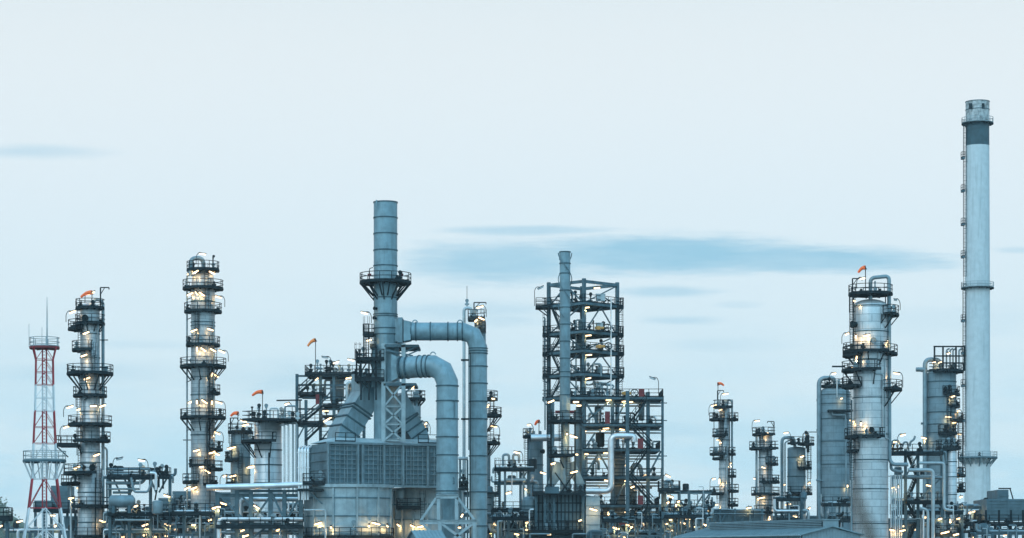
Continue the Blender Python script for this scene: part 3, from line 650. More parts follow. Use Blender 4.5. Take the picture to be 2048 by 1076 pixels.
def vessel(label, x, D, r, y0, y1, m='cladgrey', bands=(), dome=.35, group=None, domeb=.3, legs=True):
    t = T('process_vessel', label, 'vessel', x, D, group); t.shell([(y0, r), (y1, r)], m, bands, dome, domeb=domeb)
    t.pipe([(x, y0, 0), (x, y0 - r * .9 - 3, 0)], max(1., r * .18), 'pipe', name='nozzle')
    return t
vessel('stubby grey vessel hanging between the upper decks left of the big stack', 674, 349, 14, 762, 800)
vessel('grey vessel between the lower decks left of the big stack', 677, 349, 11.5, 832, 862, 'pipe')
panel_thing(635, 808, 344, 7, 19, 'small red cabinet beside the stairs left of the big stack')
windsock(631, 680, 615, 692, 346, 744, 'faded amber windsock on a tall bare pole left of the big stack', 'amber')
# ------------------------------------------------------------------ furnace group with the big stack
TH = R(25); UX = V((math.cos(TH), math.sin(TH), 0)); UY = V((-math.sin(TH), math.cos(TH), 0))
def on_front(t, x, y, d0):
    """point on a vertical plane turned by TH through pixel (655, ., d0) of t's depth"""
    o = t.P(655, 1120, d0); wx = t.X + o.x; wy = t.D + d0; k = (x - CX) / F          # wx + a cos = k (wy + a sin)
    a = (k * wy - wx) / (math.cos(TH) - k * math.sin(TH)); p = V((o.x, o.y, 0)) + UX * a
    p.z = CZ + (HZ - y) * (wy + a * math.sin(TH)) / F; return p
t = T('furnace_box', 'big grey box with a grid of ribs, resting on the round furnaces below the stack', 'furnace', 740, 296)
A = on_front(t, 655, 885, 0); B = on_front(t, 905, 885, 0); zt, zb = t.z(886), t.z(969); L = (B - A).length; A.z = 0
xf = Matrix.Translation(A) @ Matrix.Rotation(TH, 4, 'Z'); mb = MB(xf); W = 6.; h = zt - zb
mb.box((L / 2, W / 2, (zt + zb) / 2), (L, W, h)); mb.build('casing', 'casing', t.e)
mb = MB(xf); i = 0; x = .0; big = [0, 3.9, 4.5, 7.35, 9.9, 13.2, L]
while x < L:
    mb.bar((x, -.08, zb), (x, -.08, zt), .1, .16); x += .62 if i % 4 else .34; i += 1
for j in range(9): mb.bar((0, -.1, zb + h * (j + .5) / 9), (L, -.1, zb + h * (j + .5) / 9), .2, .07)
mb.build('rib_grid', 'ribs', t.e)
for x in big: MB(xf).bar((x, -.2, zb - .3), (x, -.2, zt), .2, .4).build('column', 'ribs', t.e)
for z in (zb - .12, zt + .02): MB(xf).bar((-.2, -.2, z), (L, -.2, z), .4, .26).build('edge_beam', 'ribs', t.e)
mb = MB(xf); mb.add([(-.1, 0, zt + .15), (L, 0, zt + .15), (L, W, zt + .15), (-.1, W, zt + .15), (1.6, 1.2, zt + .75), (L - 1, 1.2, zt + .75), (L - 1, W - 1, zt + .75), (1.6, W - 1, zt + .75)], [(4, 5, 6, 7), (0, 1, 5, 4), (1, 2, 6, 5), (2, 3, 7, 6), (3, 0, 4, 7)]); mb.build('roof', 'furnace', t.e)
mb = MB(xf)
for j in range(4): mb.bar((-.06, 0, zb + h * (j + .7) / 4.6), (-.06, W, zb + h * (j + .7) / 4.6), .12, .1)
mb.bar((-.2, W, zb), (-.2, W, zt), .3); mb.build('side_rib', 'casing', t.e)
for xa, xb in ((1, 3.6), (12, L - .4)): mb = MB(xf); railing(mb, [(xa, -.1, zt + .2), (xb, -.1, zt + .2)]); mb.build('railing', 'rail', t.e)
for i, x in enumerate((598, 604.5, 610.5, 616)): t.pipe([(x, 1000, -1.2), (x, 897, -1.2), (x + 6, 893, 1)], 2.4, 'silver', n=10, flanges=[(x, 905, -1.2, 'z'), (x, 935, -1.2, 'z')])
t.deck(606, 650, 965, -1.5, 1.5, 'fl', gear=6)

def furnace(label, cx, D, r, y0, ribs, rows, lm, plats=()):
    t = T('round_furnace', label, 'furnace', cx, D, 'round furnaces under the ribbed box'); t.shell([(y0, r), (1146, r)], 'furnace'); k = t.s; rr = r * k
    for a in ribs: 
        x, y = math.cos(R(a)) * (rr + .08), math.sin(R(a)) * (rr + .08); MB().box((x, y, (t.z(y0) + t.z(1146)) / 2), (.26, .2, t.z(y0) - t.z(1146)), R(a)).build('rib', 'furnace', t.e)
    for y in rows: MB().ring(t.z(y), rr, .16, .1).build('ring', 'casing', t.e)
    MB().ring(t.z(y0) - .15, rr, .4, .3).build('top_ring', 'furnace', t.e)
    lamps(t, lm); return t
t = furnace('round blue grey furnace below the left half of the ribbed box', 697, 299.5, 86, 971, range(-168, 0, 31), (997, 1033, 1069), [(636, 1047, dict(ang=16, L=17, e=2.)), (752, 1047, dict(ang=-14, L=19, e=2.)), (662, 1055, dict(ang=90, L=4, e=1.4)), (738, 1052, dict(ang=90, L=4, e=2)), (775, 1052, dict(ang=-60, L=5, e=2))])
t.plat(1074, 606, 788, gear=0, rs=84); t.pipe([(608, 1020, -5.6), (651, 1020, -5.6), (651, 1076, -5.6)], 1.8, 'palepipe'); t.beam((620, 985, -5.4), (645, 1008, -5.4), .15, 'steel', 'brace'); t.deck(596, 645, 977, -6.2, -4.4, '', gear=0)
t.valve(t.P(707, 1068, -6), 1.2, 'pipe')
t = furnace('round grey furnace behind the ducts, below the right half of the ribbed box', 855, 308, 72, 978, range(-176, 0, 22), (1010, 1040), [(825, 1052, dict(ang=-28, L=11, e=1.6)), (842, 1053, dict(ang=10, L=19, e=1.6)), (797, 1050, dict(ang=-30, L=8, e=1.2))])
t.deck(793, 840, 1014, -5.4, -3, 'flr', gear=1); t.ladder(845, 995, 1040, -5.6); t.shell([(983, 9), (1000, 9)], 'furnace', (), .3, 'drum', 800, -4.6, 20, False, .2)
t = T('pump_shelter', 'low hut with a pale metal pitched roof in front of the round furnaces', 'hut', 852, 276); t.e.rotation_euler.z = TH
z = t.z(1074); z2 = t.z(1062)
mb = MB(); mb.add([(-1.6, -1.1, 0), (1.7, -1.1, 0), (1.7, 1.1, 0), (-1.6, 1.1, 0), (-1.6, -1.1, z - .1), (1.7, -1.1, z - .1), (1.7, 1.1, z - .1), (-1.6, 1.1, z - .1), (-1.6, 0, z2 - .1), (1.7, 0, z2 - .1)], [(0, 1, 5, 4), (1, 2, 6, 9, 5), (2, 3, 7, 6), (3, 0, 4, 8, 7)]); mb.build('wall', 'casing', t.e)
mb = MB()
for sg in (-1, 1):
    mb.add([(-1.85, sg * 1.45, z - .25), (1.95, sg * 1.45, z - .25), (1.95, 0, z2), (-1.85, 0, z2), (-1.85, sg * 1.45, z - .17), (1.95, sg * 1.45, z - .17), (1.95, 0, z2 + .08), (-1.85, 0, z2 + .08)], [(0, 1, 2, 3), (7, 6, 5, 4), (0, 4, 5, 1), (3, 2, 6, 7), (0, 3, 7, 4), (1, 5, 6, 2)])
    for i in range(9): mb.bar((-1.8 + i * .46, sg * 1.45, z - .15), (-1.8 + i * .46, 0, z2 + .1), .05)
mb.build('roof', 'roof', t.e)

# the stack itself
t = T('flue_stack', 'big blue grey stack with a bracketed round walkway, rising over the ribbed furnace box', 'stack', 771, 302); k = t.s
t.shell([(404, 23.6), (640, 23.6), (700, 25), (880, 18)], 'duct', (405, 436, 468, 501, 532, 596, 629, 633, 657, 669)); t.r = 23.6
mb = MB(); mb.lathe([(23.0 * k, t.z(404) + .01), (22.4 * k, t.z(404) + .012), (22.2 * k, t.z(408))], (0, 0, 0), 40, False, True); mb.build('mouth', 'dark', t.e)
t.plat(565, 720, 822, br=True, gear=2, rs=23.6)
for i in range(14): 
    a = R(i * 360 / 14); MB().bar((50 * k * math.cos(a), 50 * k * math.sin(a), t.z(568)), (24 * k * math.cos(a), 24 * k * math.sin(a), t.z(593)), .14).build('bracket', 'dark', t.e)
for x, y in ((739, 550), (803, 550)): MB().box(t.P(x, y, -1), (.45, .3, .32)).build('warning_light', 'redpanel', t.e)
t.manhole(753, 617, 3); t.manhole(752, 636, 3); t.pipe([(739, 565, -1), (739, 537, -1), (746, 535, -1)], .8, 'rail'); t.pipe([(753, 415, -1.5), (753, 400, -1.5)], 1.5, 'duct')
# square gallery under the stack, legs and braces
MB().box((0, .5, (t.z(690) + t.z(775)) / 2), (54 * k, 3.2, t.z(690) - t.z(775))).build('transition_box', 'duct', t.e)
MB().rsweep([t.P(796, 662, .5), t.P(806, 662, .5)], 50 * k, 3., (0, 1, 0)).build('inlet_box', 'duct', t.e); MB().rsweep([t.P(780, 662, .5), t.P(797, 662, .5)], 46 * k, 2.8, (0, 1, 0)).build('inlet_box', 'duct', t.e)
MB().rsweep([t.P(806, 662, .5), t.P(807.5, 662, .5)], 44 * k, 2.7, (0, 1, 0)).build('expansion_joint', 'dark', t.e)
MB().rsweep([t.P(776, 737, .2), t.P(792, 737, .2)], 56 * k, 3.6, (0, 1, 0)).build('inlet_box', 'duct', t.e)
MB().rsweep([t.P(786, 737, -.2), t.P(789, 737, -.2)], 60 * k, 3.6, (0, 1, 0)).build('flange', 'casing', t.e)
MB().lathe([(24 * k, t.z(885)), (24 * k, t.z(775))], (0, .6, 0), 32).build('vertical_duct', 'duct', t.e)
for d in (-2.4, 3.6):
    for x in (767, 807): t.beam((x, 884, d), (x, 687, d), .5, 'furnace', 'post')
    for y in (690, 766, 812, 848, 880): t.beam((767, y, d), (807, y, d), .3, 'furnace', 'beam')
for p, q in (((769, 768), (805, 812)), ((805, 768), (769, 812)), ((769, 814), (805, 848)), ((805, 814), (769, 848)), ((769, 850), (805, 880)), ((805, 850), (769, 880))): t.beam((*p, -2.5), (*q, -2.5), .22, 'furnace', 'brace')
t.deck(769, 837, 689, -2.6, 3.4, '', 'steel'); t.beam((808, 705, -2.4), (836, 691, -2.4), .2, 'steel', 'brace'); t.beam((772, 700, -2.5), (826, 712, -2.5), .2, 'steel', 'brace'); t.beam((810, 712, -2.4), (838, 700, -2.4), .15, 'steel', 'brace')
t.deck(767, 832, 766, -2.6, 3.4, '', 'steel'); t.beam((808, 788, -2.4), (830, 768, -2.4), .2, 'steel', 'brace')
# left service tower
t.deck(711, 768, 716, -2.8, 2, 'fl', gear=5); t.deck(710, 768, 757, -2.8, 2, 'fl', gear=5); t.deck(726, 748, 666, -1.6, .6, 'fl'); t.deck(740, 752, 690, -1.6, .6, 'f')
for x in (713, 722, 738, 752): t.beam((x, 800 if x > 715 else 757, -2.4), (x, 716 if x != 752 else 690, -2.4), .2, 'dark', 'post')
for p, q in (((714, 757), (738, 718)), ((738, 757), (760, 718)), ((738, 718), (752, 757)), ((722, 762), (735, 776)), ((753, 760), (766, 772))): t.beam((*p, -2.5), (*q, -2.5), .16, 'dark', 'brace')
for x in (727, 732, 737, 744): t.beam((x, 716, -1.5), (x, 648, -1.5), .12, 'dark', 'tower_post')
t.ladder(733, 648, 716, -2); t.ladder(716, 700, 757, -3)
lamps(t, [(729, 626, dict(ang=-14, pole=1, pale=True, d=-1, L=16)), (738, 680, dict(ang=10, pale=True, d=-1.8, L=12)), (826, 775, dict(ang=70, d=-2, L=9))])
# trouser ducts down to the box
def trouser(path, wi, sgn):
    pts = [on_front(t, x, y, -2.) + UY * 2.6 for x, y in path]; MB().rsweep(pts, wi, 4.0, UY).build('inclined_duct', 'duct', t.e)
    for a, c, f in ((0, 1, .93), (1, 2, .05), (1, 2, .5), (1, 2, .97)):
        p = pts[a].lerp(pts[c], f); d = (pts[c] - pts[a]).normalized() * .09; MB().rsweep([p - d, p + d], wi + .35, 4.3, UY).build('flange', 'bandpaint', t.e)
trouser([(760, 768), (727, 822), (703, 862), (696, 893)], 2.7, -1); trouser([(800, 792), (823, 838), (842, 868), (850, 896)], 2.4, 1)
MB().rsweep([on_front(t, 752, 745, -2.) + UY * 2.6, on_front(t, 752, 780, -2.) + UY * 2.6], 3.2, 3.6, UY).build('duct_head', 'duct', t.e)

# ------------------------------------------------------------------ the two round ducts
def duct(label, D, path, r, bands, fr=None, extra=None):
    t = T('flue_duct', label, 'duct', path[-1][0], D, 'round flue ducts'); pts = [t.P(*p) for p in path]; rr = r * t.s; MB().tube(pts, rr, 40).build('pipe_shell', 'duct', t.e)
    for (p, q, w) in bands:
        a, c = t.P(*p), t.P(*q); d = (c - a).normalized(); MB().tube([a - d * .07, a + d * .07], rr + w * .8, 40).build('flange', 'bandpaint', t.e)
    return t
def vb(x, ys, d=0): return [((x, y, d), (x, y + 5, d), .1) for y in ys]
t = duct('upper blue grey round duct bending down from the stack, reaching the bottom of the photo', 298, [(808, 663, 1), (925, 663, 1), (946, 671, 1), (956.5, 695, 1), (956.5, 1146, 1)], 18.2, [((x, 663, 1), (x + 5, 663, 1), .1) for x in (822, 832, 861, 896, 915, 925)] + vb(956.5, (697, 702, 707, 733, 767, 803, 838, 873, 912, 949, 984, 1019, 1052), 1))
for x in (830, 920): MB().tube([t.P(x, 645, 1) + V((.3 * math.cos(R(a)), 0, .3 * math.sin(R(a)))) for a in range(0, 190, 30)], .07, 6).build('lifting_lug', 'duct', t.e)
MB().rsweep([t.P(808, 663, 1), t.P(822, 663, 1)], [2.6, 2.25], [2.6, 2.25], (0, 1, 0)).build('transition_piece', 'duct', t.e)
mb = MB(); q0, q1 = t.P(948, 882, 1 - 18.2 * t.s - .03), t.P(966, 908, 1 - 18.2 * t.s - .03)
t.pipe([(941, 1146, -.1), (941, 705, -.1)], .8, 'dark', name='cable_run'); t.lamp(924, 1031, 60, -1.3, L=8)
t = duct('lower, fatter blue grey round duct, ending in a braced support frame', 290, [(791, 737, 2.4), (840, 733, 1.2), (866, 732, .6), (885, 742, .2), (894.5, 764, 0), (894.5, 992, 0)], 22, [((x, 735, 1.6), (x + 5, 734.7, 1.5), .1) for x in (802, 815)] + [((840, 733, 1.2), (845, 732.6, 1.1), .1), ((850, 732.5, 1), (855, 732.3, .9), .1), ((858, 732.3, .8), (863, 732.2, .7), .1)] + vb(894.5, (772, 802, 838, 874, 910, 946, 982, 989)))
MB().tube([t.P(866, 709, .6) + V((.3 * math.cos(R(a)), 0, .3 * math.sin(R(a)))) for a in range(0, 190, 30)], .07, 6).build('lifting_lug', 'duct', t.e)
MB().rsweep([t.P(784, 737, 2.6), t.P(796, 736.5, 2.3)], [3.2, 2.6], [3.2, 2.6], (0, 1, 0)).build('transition_piece', 'duct', t.e)
rr = 22 * t.s
mb = MB()
for (x0, x1, y0, y1) in ((902, 910, 803, 838), (904, 909, 956, 968)):
    a, c = t.P(x0, y1), t.P(x1, y0); d = -math.sqrt(rr ** 2 - max(abs(a.x), abs(c.x)) ** 2) - .08
    for p, q in (((a.x, a.z), (c.x, a.z)), ((c.x, a.z), (c.x, c.z)), ((c.x, c.z), (a.x, c.z)), ((a.x, c.z), (a.x, a.z))): mb.bar((p[0], d, p[1]), (q[0], d, q[1]), .12)
mb.build('access_door', 'casing', t.e)
MB().lathe([(15.5 * t.s, 0), (15.5 * t.s, t.z(1020)), (21 * t.s, t.z(996))], (0, 0, 0), 28).build('lower_pipe', 'duct', t.e)
for d in (-2.2, 2.2):
    for x in (877, 913): t.beam((x, 1044, d), (x, 993, d), .4, 'furnace', 'post')
    for x in (880, 949): t.beam((x, 1146, d), (x, 1044, d), .45, 'furnace', 'post')
    for y, x0, x1 in ((993, 872, 917), (1044, 839, 953)): t.beam((x0, y, d), (x1, y, d), .4, 'furnace', 'beam', .5)
    for p, q in (((872, 996), (841, 1042)), ((915, 995), (951, 1042)), ((845, 1048), (876, 1076)), ((884, 1048), (922, 1076)), ((945, 1048), (908, 1076))): t.beam((*p, d - .05), (*q, d - .05), .3, 'furnace', 'brace')
lamps(t, [(919, 1055, dict(L=6, ang=0, d=3))])
t = T('box_support', 'dark valve platform squeezed between the two round ducts', 'platform', 927, 300)
t.deck(918, 936, 975, -1, 1, 'f', gear=3); t.deck(918, 936, 962, -1, 1, '', gear=2); t.pipe([(917, 917, 0), (936, 917, 0)], 3.4, 'palepipe')
for x in (921, 926, 931): t.pipe([(x, 962, 0), (x, 917, 0)], 1.2, 'palepipe')
for x in (920, 935): t.beam((x, 1146, 0), (x, 920, 0), .22, 'steel', 'post')

# ------------------------------------------------------------------ column H behind the ducts
t = T('distillation_column', 'slim column hidden behind the round ducts, its gooseneck top and right hand walkways showing', 'column', 960, 338)
t.shell([(640, 11), (700, 12), (705, 14), (880, 15), (890, 21), (1146, 21)], 'cladgrey', (900, 960), dome=.4); t.r = 14
t.pipe([(928, 1146, 0), (928, 616, 0), (943, 616, 0), (944, 640, 0)], 3.2, 'palepipe', fr=9); t.pipe([(938, 900, .5), (938, 690, .5)], 1.6, 'pipe')
for y in (720, 838): t.beam((922, y, -.2), (940, y, -.2), .25, 'dark', 'clamp')
t.deck(936, 968, 635, -1.5, 1.5, 'flr', gear=4); t.deck(950, 971, 659, -1.5, 1.5, 'flr', gear=4)
t.davit(948, 635, 605, 972, -.3); t.pipe([(934, 616, 0), (934, 572, 0)], .5, 'rail', name='antenna'); t.valve(t.P(934, 612, 0), .5, 'pipe'); t.ladder(966, 630, 659, -1)
t.r = 18; t.plat(798, 960, 995, h=1.1); t.plat(831, 960, 1003, br=True, gear=4); t.plat(886, 960, 1000, br=True, gear=2); t.plat(1004, 960, 988)
t.ladder(984, 798, 886, -1)
lamps(t, [(960, 614, dict(ang=14, pole=1)), (963, 637, dict(ang=-25, e=1.2)), (952, 641, dict(ang=40, L=8)), (983, 797, dict(ang=-10, L=16, d=-1.8)), (987, 853, dict(ang=-12, pole=1)), (976, 812, dict(ang=60, L=7))])
t.shell([(985, 10), (1146, 10)], 'pipe', (1010,), .5, 'side_drum', 978, -2.5, 20, False)
t = T('process_vessel', 'small grey vessel with a railed cap behind the right inclined duct of the stack', 'vessel', 831, 330)
t.shell([(800, 10.5), (1146, 11)], 'cladgrey', (835,), .3); t.r = 10.5; t.plat(798, 810, 849, br=True, gear=3, rs=6); t.pipe([(834, 797, 0), (834, 781, 0)], 3.4, 'pipe'); t.plat(860, 838, 856, gear=1)
lamps(t, [(831, 832, dict(ang=-35)), (846, 853, dict(ang=-20)), (851, 848, dict(ang=50, pole=1, L=8))])

# ------------------------------------------------------------------ valve structure right of the ducts
t = rack('pipe_rack', 'narrow pipe stand with two gooseneck pipes over its railed top deck', 326, 988, 1070, [938, 966, 1020, 1058], [999, 1041, 1057], 6, 12, 3, [(990, 1069, 937), (986, 1066, 1020), (986, 1066, 1052)], [((993, 940), (1000, 955)), ((1057, 966), (1041, 944)), ((1041, 966), (1053, 944)), ((1000, 1050), (1020, 1022)), ((1040, 1056), (1060, 1022))], 9, vert=4, top=936)
for a, c in ((1006, 1018), (1026, 1038)): t.pipe([(a, 936, 1), (a, 909, 1), (c, 909, 1), (c, 926, 1)], 2.6, 'pipe', fr=5)
for x in (1010, 1047): t.pipe([(x, 1050, -.4), (x, 940, -.4)], 2.4, 'pipe')
t.ladder(995, 930, 1050, -1.5); t.pipe([(1012, 960, -.6), (1052, 960, -.6)], 3.4, 'palepipe')
lamps(t, [(1016, 986, dict(ang=16)), (1047, 1022, dict(ang=14, L=14, e=1.3)), (1053, 1037, dict(ang=0, L=8)), (1005, 1040, dict(L=9)), (1034, 905, dict(ang=-14, pole=1, L=13)), (1050, 978, dict(ang=-35, L=10)), (1020, 1038, dict(L=7))])
t = T('process_vessel', 'pale grey vessel with a red orange windsock, behind the narrow pipe stand', 'vessel', 1070, 348)
t.shell([(872, 16), (1146, 17)], 'cladgrey', (930,), .25); t.r = 16; t.plat(873, 1046, 1064, gear=2); t.ladder(1053, 873, 930, -1.5)
for x in (1067, 1080): t.pipe([(x, 872, 0), (x, 862, 0)], 3.2, 'pipe', name='nozzle')
t.pipe([(1062, 876, -2.5), (1124, 875, -2.5)], 7, 'silver', n=18); t.lamp(1058, 850, 10, 0, pole=1, L=7); t.manhole(1083, 903, 4)
windsock(1078, 843, 1070, 850, 348, 866, 'red orange windsock left of the thin silver stack')
vessel('small conical grey tank at the foot of the narrow pipe stand', 1056, 322, 13, 1003, 1030, 'cladgrey', (1012,), .8)

# ------------------------------------------------------------------ thin stack and its furnace
t = T('flue_stack', 'thin pale stack wound with a spiral strake in front of the tall steel tower', 'stack', 1130, 324); k = t.s
t.shell([(503, 10.6), (845, 10.6), (850, 8.6), (905, 8.6), (910, 10), (985, 10)], 'duct', (504, 527, 547, 581, 615, 649, 683, 717, 744, 754, 790, 822)); t.r = 10.6
for ph in (0, 180):
    mb = MB(); pts = [V(((10.8 * k + .18) * math.cos(R(ph + 5.6 * i)), (10.8 * k + .18) * math.sin(R(ph + 5.6 * i)), t.z(506 + i * 1.65))) for i in range(80)]
    mb.tube(pts, .06, 5); mb.build('spiral_strake', 'casing', t.e)
t.pipe([(1119, 520, 0), (1118, 506, 0), (1124, 503, -.5)], .7, 'casing')
t.plat(843, 1095, 1165, gear=6, rs=10.6); t.plat(911, 1097, 1150, gear=5, rs=9); t.ladder(1122, 845, 911, -1.2); t.ladder(1137, 911, 985, -1.2); t.ladder(1099, 822, 911, -1.5)
for x in (1102, 1150): t.beam((x, 985, -.5), (x, 820, -.5), .22, 'dark', 'post')
for p, q in (((1122, 985), (1150, 945)), ((1138, 985), (1110, 945)), ((1120, 920), (1128, 936))): t.beam((*p, -1), (*q, -1), .18, 'dark', 'brace')
for x in (1115, 1144): MB().box(t.P(x, 824, -2), (.6, .12, .4)).build('sign_plate', 'redpanel', t.e)
MB().rsweep([t.P(1120, 925, .5), t.P(1116, 945, .5), t.P(1102, 970, .5)], [1.1, 1.5, 1.0], 1.6, (0, 1, 0)).build('inclined_duct', 'duct', t.e); MB().rsweep([t.P(1142, 925, .5), t.P(1150, 948, .5), t.P(1163, 972, .5)], [1.0, 1.3, 1.0], 1.6, (0, 1, 0)).build('inclined_duct', 'duct', t.e)
lamps(t, [(1102, 803, dict(ang=22, d=-2)), (1148, 873, dict(ang=-20, d=-1.6, L=17, e=1.6)), (1134, 868, dict(ang=90, L=4, e=2.)), (1148, 944, dict(ang=14, L=17, d=-1.8)), (1086, 946, dict(ang=-16, d=-1.6, L=13)), (1106, 927, dict(ang=20, L=10, d=-1)), (1150, 909, dict(ang=0, L=14, d=-1.6)), (1152, 804, dict(ang=0, L=13, d=-1)), (1158, 811, dict(ang=0, L=10, d=-1))])
t = T('furnace_box', 'dark ribbed furnace block with braced panels at the foot of the thin stack', 'furnace', 1133, 322)
a, c = t.P(1070, 988), t.P(1168, 1060); mb = MB(); mb.box(((a.x + c.x) / 2, 3.2, (a.z) / 2), (c.x - a.x, 6, a.z)); mb.build('casing', 'casing', t.e)
mb = MB(); x = a.x
while x < c.x: mb.bar((x, .14, c.z), (x, .14, a.z), .14); x += .5
for i in range(5): mb.bar((a.x, .12, c.z + (a.z - c.z) * i / 4), (c.x, .12, c.z + (a.z - c.z) * i / 4), .16)
mb.build('rib_grid', 'dark', t.e)
for x in (1072, 1090, 1108, 1166): t.beam((x, 1146, -.4), (x, 985, -.4), .34, 'steel', 'post')
for y0, y1 in ((992, 1012), (1012, 1034), (1034, 1056)):
    t.beam((1092, y0, -.5), (1106, y1, -.5), .14, 'steel', 'brace'); t.beam((1106, y0, -.5), (1092, y1, -.5), .14, 'steel', 'brace')
t.deck(1066, 1171, 985, -1.4, 6, 'flr', gear=7); MB().box(t.P(1104, 980, -1.5), (1.9, .4, .9)).build('header_box', 'steel', t.e); t.deck(1056, 1166, 1062, -2, 0, 'f', gear=4); t.deck(1050, 1170, 1073, -2.5, 0, 'f')
a, c = t.P(1172, 993, -.5), t.P(1200, 1052, -.5); mb = MB(); mb.box(((a.x + c.x) / 2, .8, a.z / 2), (c.x - a.x, 2.6, a.z)); mb.build('side_cabinet', 'furnace', t.e)
mb = MB()
for i in range(4): mb.bar((a.x, -.54, a.z - 4 * i / 3.2), (c.x, -.54, a.z - 4 * i / 3.2), .08)
mb.build('side_rib', 'casing', t.e)
lamps(t, [(1187, 1019, dict(ang=-16, L=17, d=-1.5, e=1.5)), (1160, 1041, dict(L=8, d=-1)), (1098, 1070, dict(L=9, d=-2))])
for x, y in ((1060, 1068), (1145, 1068)): t.pipe([(x, 1076, -3), (x, y, -3), (x + 40, y, -3)], 1.8, 'pipe')
# ------------------------------------------------------------------ tall steel tower, set corner-on
t = T('steel_tower', 'tall open steel tower set corner on, with five upper decks, behind the thin stack', 'steel tower', 1166, 346); k = t.s; HD = 4.9
def cor(i): a = R(-90 + 90 * i); return V((HD * math.cos(a), HD * math.sin(a), 0))
zt = t.z(569)
for i in range(4):
    p = cor(i); MB().box((p.x, p.y, (zt + .3) / 2), (.42, .42, zt + .3), R(45)).build('post', 'steel', t.e)
def face_bar(i, f0, z0, f1, z1, w, name, m='steel', h=None):
    p, q = cor(i).lerp(cor((i + 1) % 4), f0), cor(i).lerp(cor((i + 1) % 4), f1); p.z, q.z = z0, z1; return MB().bar(p, q, w, h).build(name, m, t.e)
for i in range(4): face_bar(i, .04, zt - .1, .96, zt - .1, .3, 'beam', h=.42)
FL = [612, 668, 706, 752, 796]
for j, y in enumerate(FL):
    z = t.z(y); mb = MB(); R2 = HD + .9; pts = [V((R2 * math.cos(R(-90 + 90 * i)), R2 * math.sin(R(-90 + 90 * i)), z)) for i in range(4)]
    mb.add([p + V((0, 0, -.05)) for p in pts] + [p + V((0, 0, .05)) for p in pts], [(3, 2, 1, 0), (4, 5, 6, 7)] + [(i, (i + 1) % 4, (i + 1) % 4 + 4, i + 4) for i in range(4)])
    for i in range(4):
        mb.bar(pts[i] + V((0, 0, -.22)), pts[(i + 1) % 4] + V((0, 0, -.22)), .1, .3)
        for f in (.25, .5, .75): mb.bar(pts[i].lerp(pts[(i + 1) % 4], f) + V((0, 0, -.2)), pts[(i + 3) % 4].lerp(pts[(i + 2) % 4], f) + V((0, 0, -.2)), .1, .3) if i < 2 else None
    for i in range(4): mb.bar(cor(i) + V((0, 0, z - 1.3)), pts[i] + V((0, 0, z * 0 - .3)), .14)
    o = mb.build('floor', 'steel', t.e); rb = MB(); railing(rb, pts, 1.1, True, 1.25); rb.build('railing', 'rail', o)
    zu = t.z(FL[j - 1]) - .4 if j else zt - .4
    for i in (0, 3):
        if (i + j) % 2: face_bar(i, .05, z + .1, .5, zu, .15, 'brace'); face_bar(i, .95, z + .1, .5, zu, .15, 'brace')
        else: face_bar(i, .05, z + .1, .93, zu, .15, 'brace'); face_bar(i, .95, z + .1, .5, z + (zu - z) * .5, .14, 'brace')
    for g in range(9):
        t.valve(V((random.uniform(-3.2, 3.2), random.uniform(-1.4, 1.2), z)), random.uniform(.5, 1.7))
    for g in range(3):
        xx = random.uniform(-2.8, 3); t.pipe([(1166 + xx / k, y, -1.2), (1166 + xx / k, y - random.uniform(14, 30), -1.2), (1166 + xx / k + random.uniform(-22, 22), y - 18, -1.2)], random.choice((1., 1.5, 2.)), random.choice(('pipe', 'dark', 'palepipe')))
    if j < 4: t.stair(1103 if j % 2 == 0 else 1124, y + 1, 1124 if j % 2 == 0 else 1103, FL[j + 1] - 1, -1.5, .7)
t.deck(1072, 1102, 611, -1.5, 1.5, 'flb', br=True); t.deck(1087, 1100, 668, -1, 1, 'flb'); t.deck(1086, 1100, 707, -1, 1, 'flb'); t.deck(1086, 1100, 749, -1, 1, 'flb')
t.deck(1236, 1247, 611, -1.2, 1.2, 'frb'); t.deck(1236, 1247, 668, -1.2, 1.2, 'frb'); t.deck(1236, 1248, 706, -1.2, 1.2, 'frb'); t.deck(1236, 1248, 750, -1.2, 1.2, 'frb')
t.ladder(1241, 612, 796, -1.4); t.ladder(1091, 640, 796, -1.4); t.pipe([(1090, 860, -.5), (1090, 637, -.5), (1087, 634, -.5)], 1.6, 'pipe')
t.pipe([(1222, 800, -3.5), (1222, 596, -3.5)], 1.3, 'silver'); t.pipe([(1152, 800, -3), (1152, 640, -3), (1172, 640, -3)], 1.6, 'pipe'); t.pipe([(1185, 752, -3.6), (1185, 728, -3.6), (1202, 728, -3.6), (1202, 752, -3.6)], 2, 'pipe')
for i in range(9): t.pipe([(random.uniform(1170, 1230), 796, -2.5), (random.uniform(1170, 1230), 770 + random.uniform(-8, 8), -2.5), (random.uniform(1170, 1230), 770, -2)], 1.5, random.choice(('palepipe', 'pipe')))
lamps(t, [(1194, 576, dict(ang=3, L=14, d=-2)), (1174, 615, dict(ang=4, L=11, d=-5)), (1176, 671, dict(ang=3, L=15, d=-5)), (1177, 710, dict(ang=3, L=15, d=-5)), (1176, 757, dict(ang=12, L=14, d=-5)), (1081, 576, dict(ang=24, pole=-1, lit=False, L=14, ph=36))])
box_thing('electrical_cabinet', 'pale grey cabinet on the topmost deck of the corner on steel tower', 'cabinet', 1201, 607, 343, 1.25, .8, .95, group='tower cabinets'); box_thing('electrical_cabinet', 'pale grey cabinet on the second deck of the corner on steel tower', 'cabinet', 1199, 662, 343, 1., .8, .75, group='tower cabinets')
actuator(1204, 663, 342, 'ochre actuator with a black handwheel on the second deck of the steel tower'); actuator(1206, 700, 342, 'ochre actuator with a black handwheel on the third deck of the steel tower')
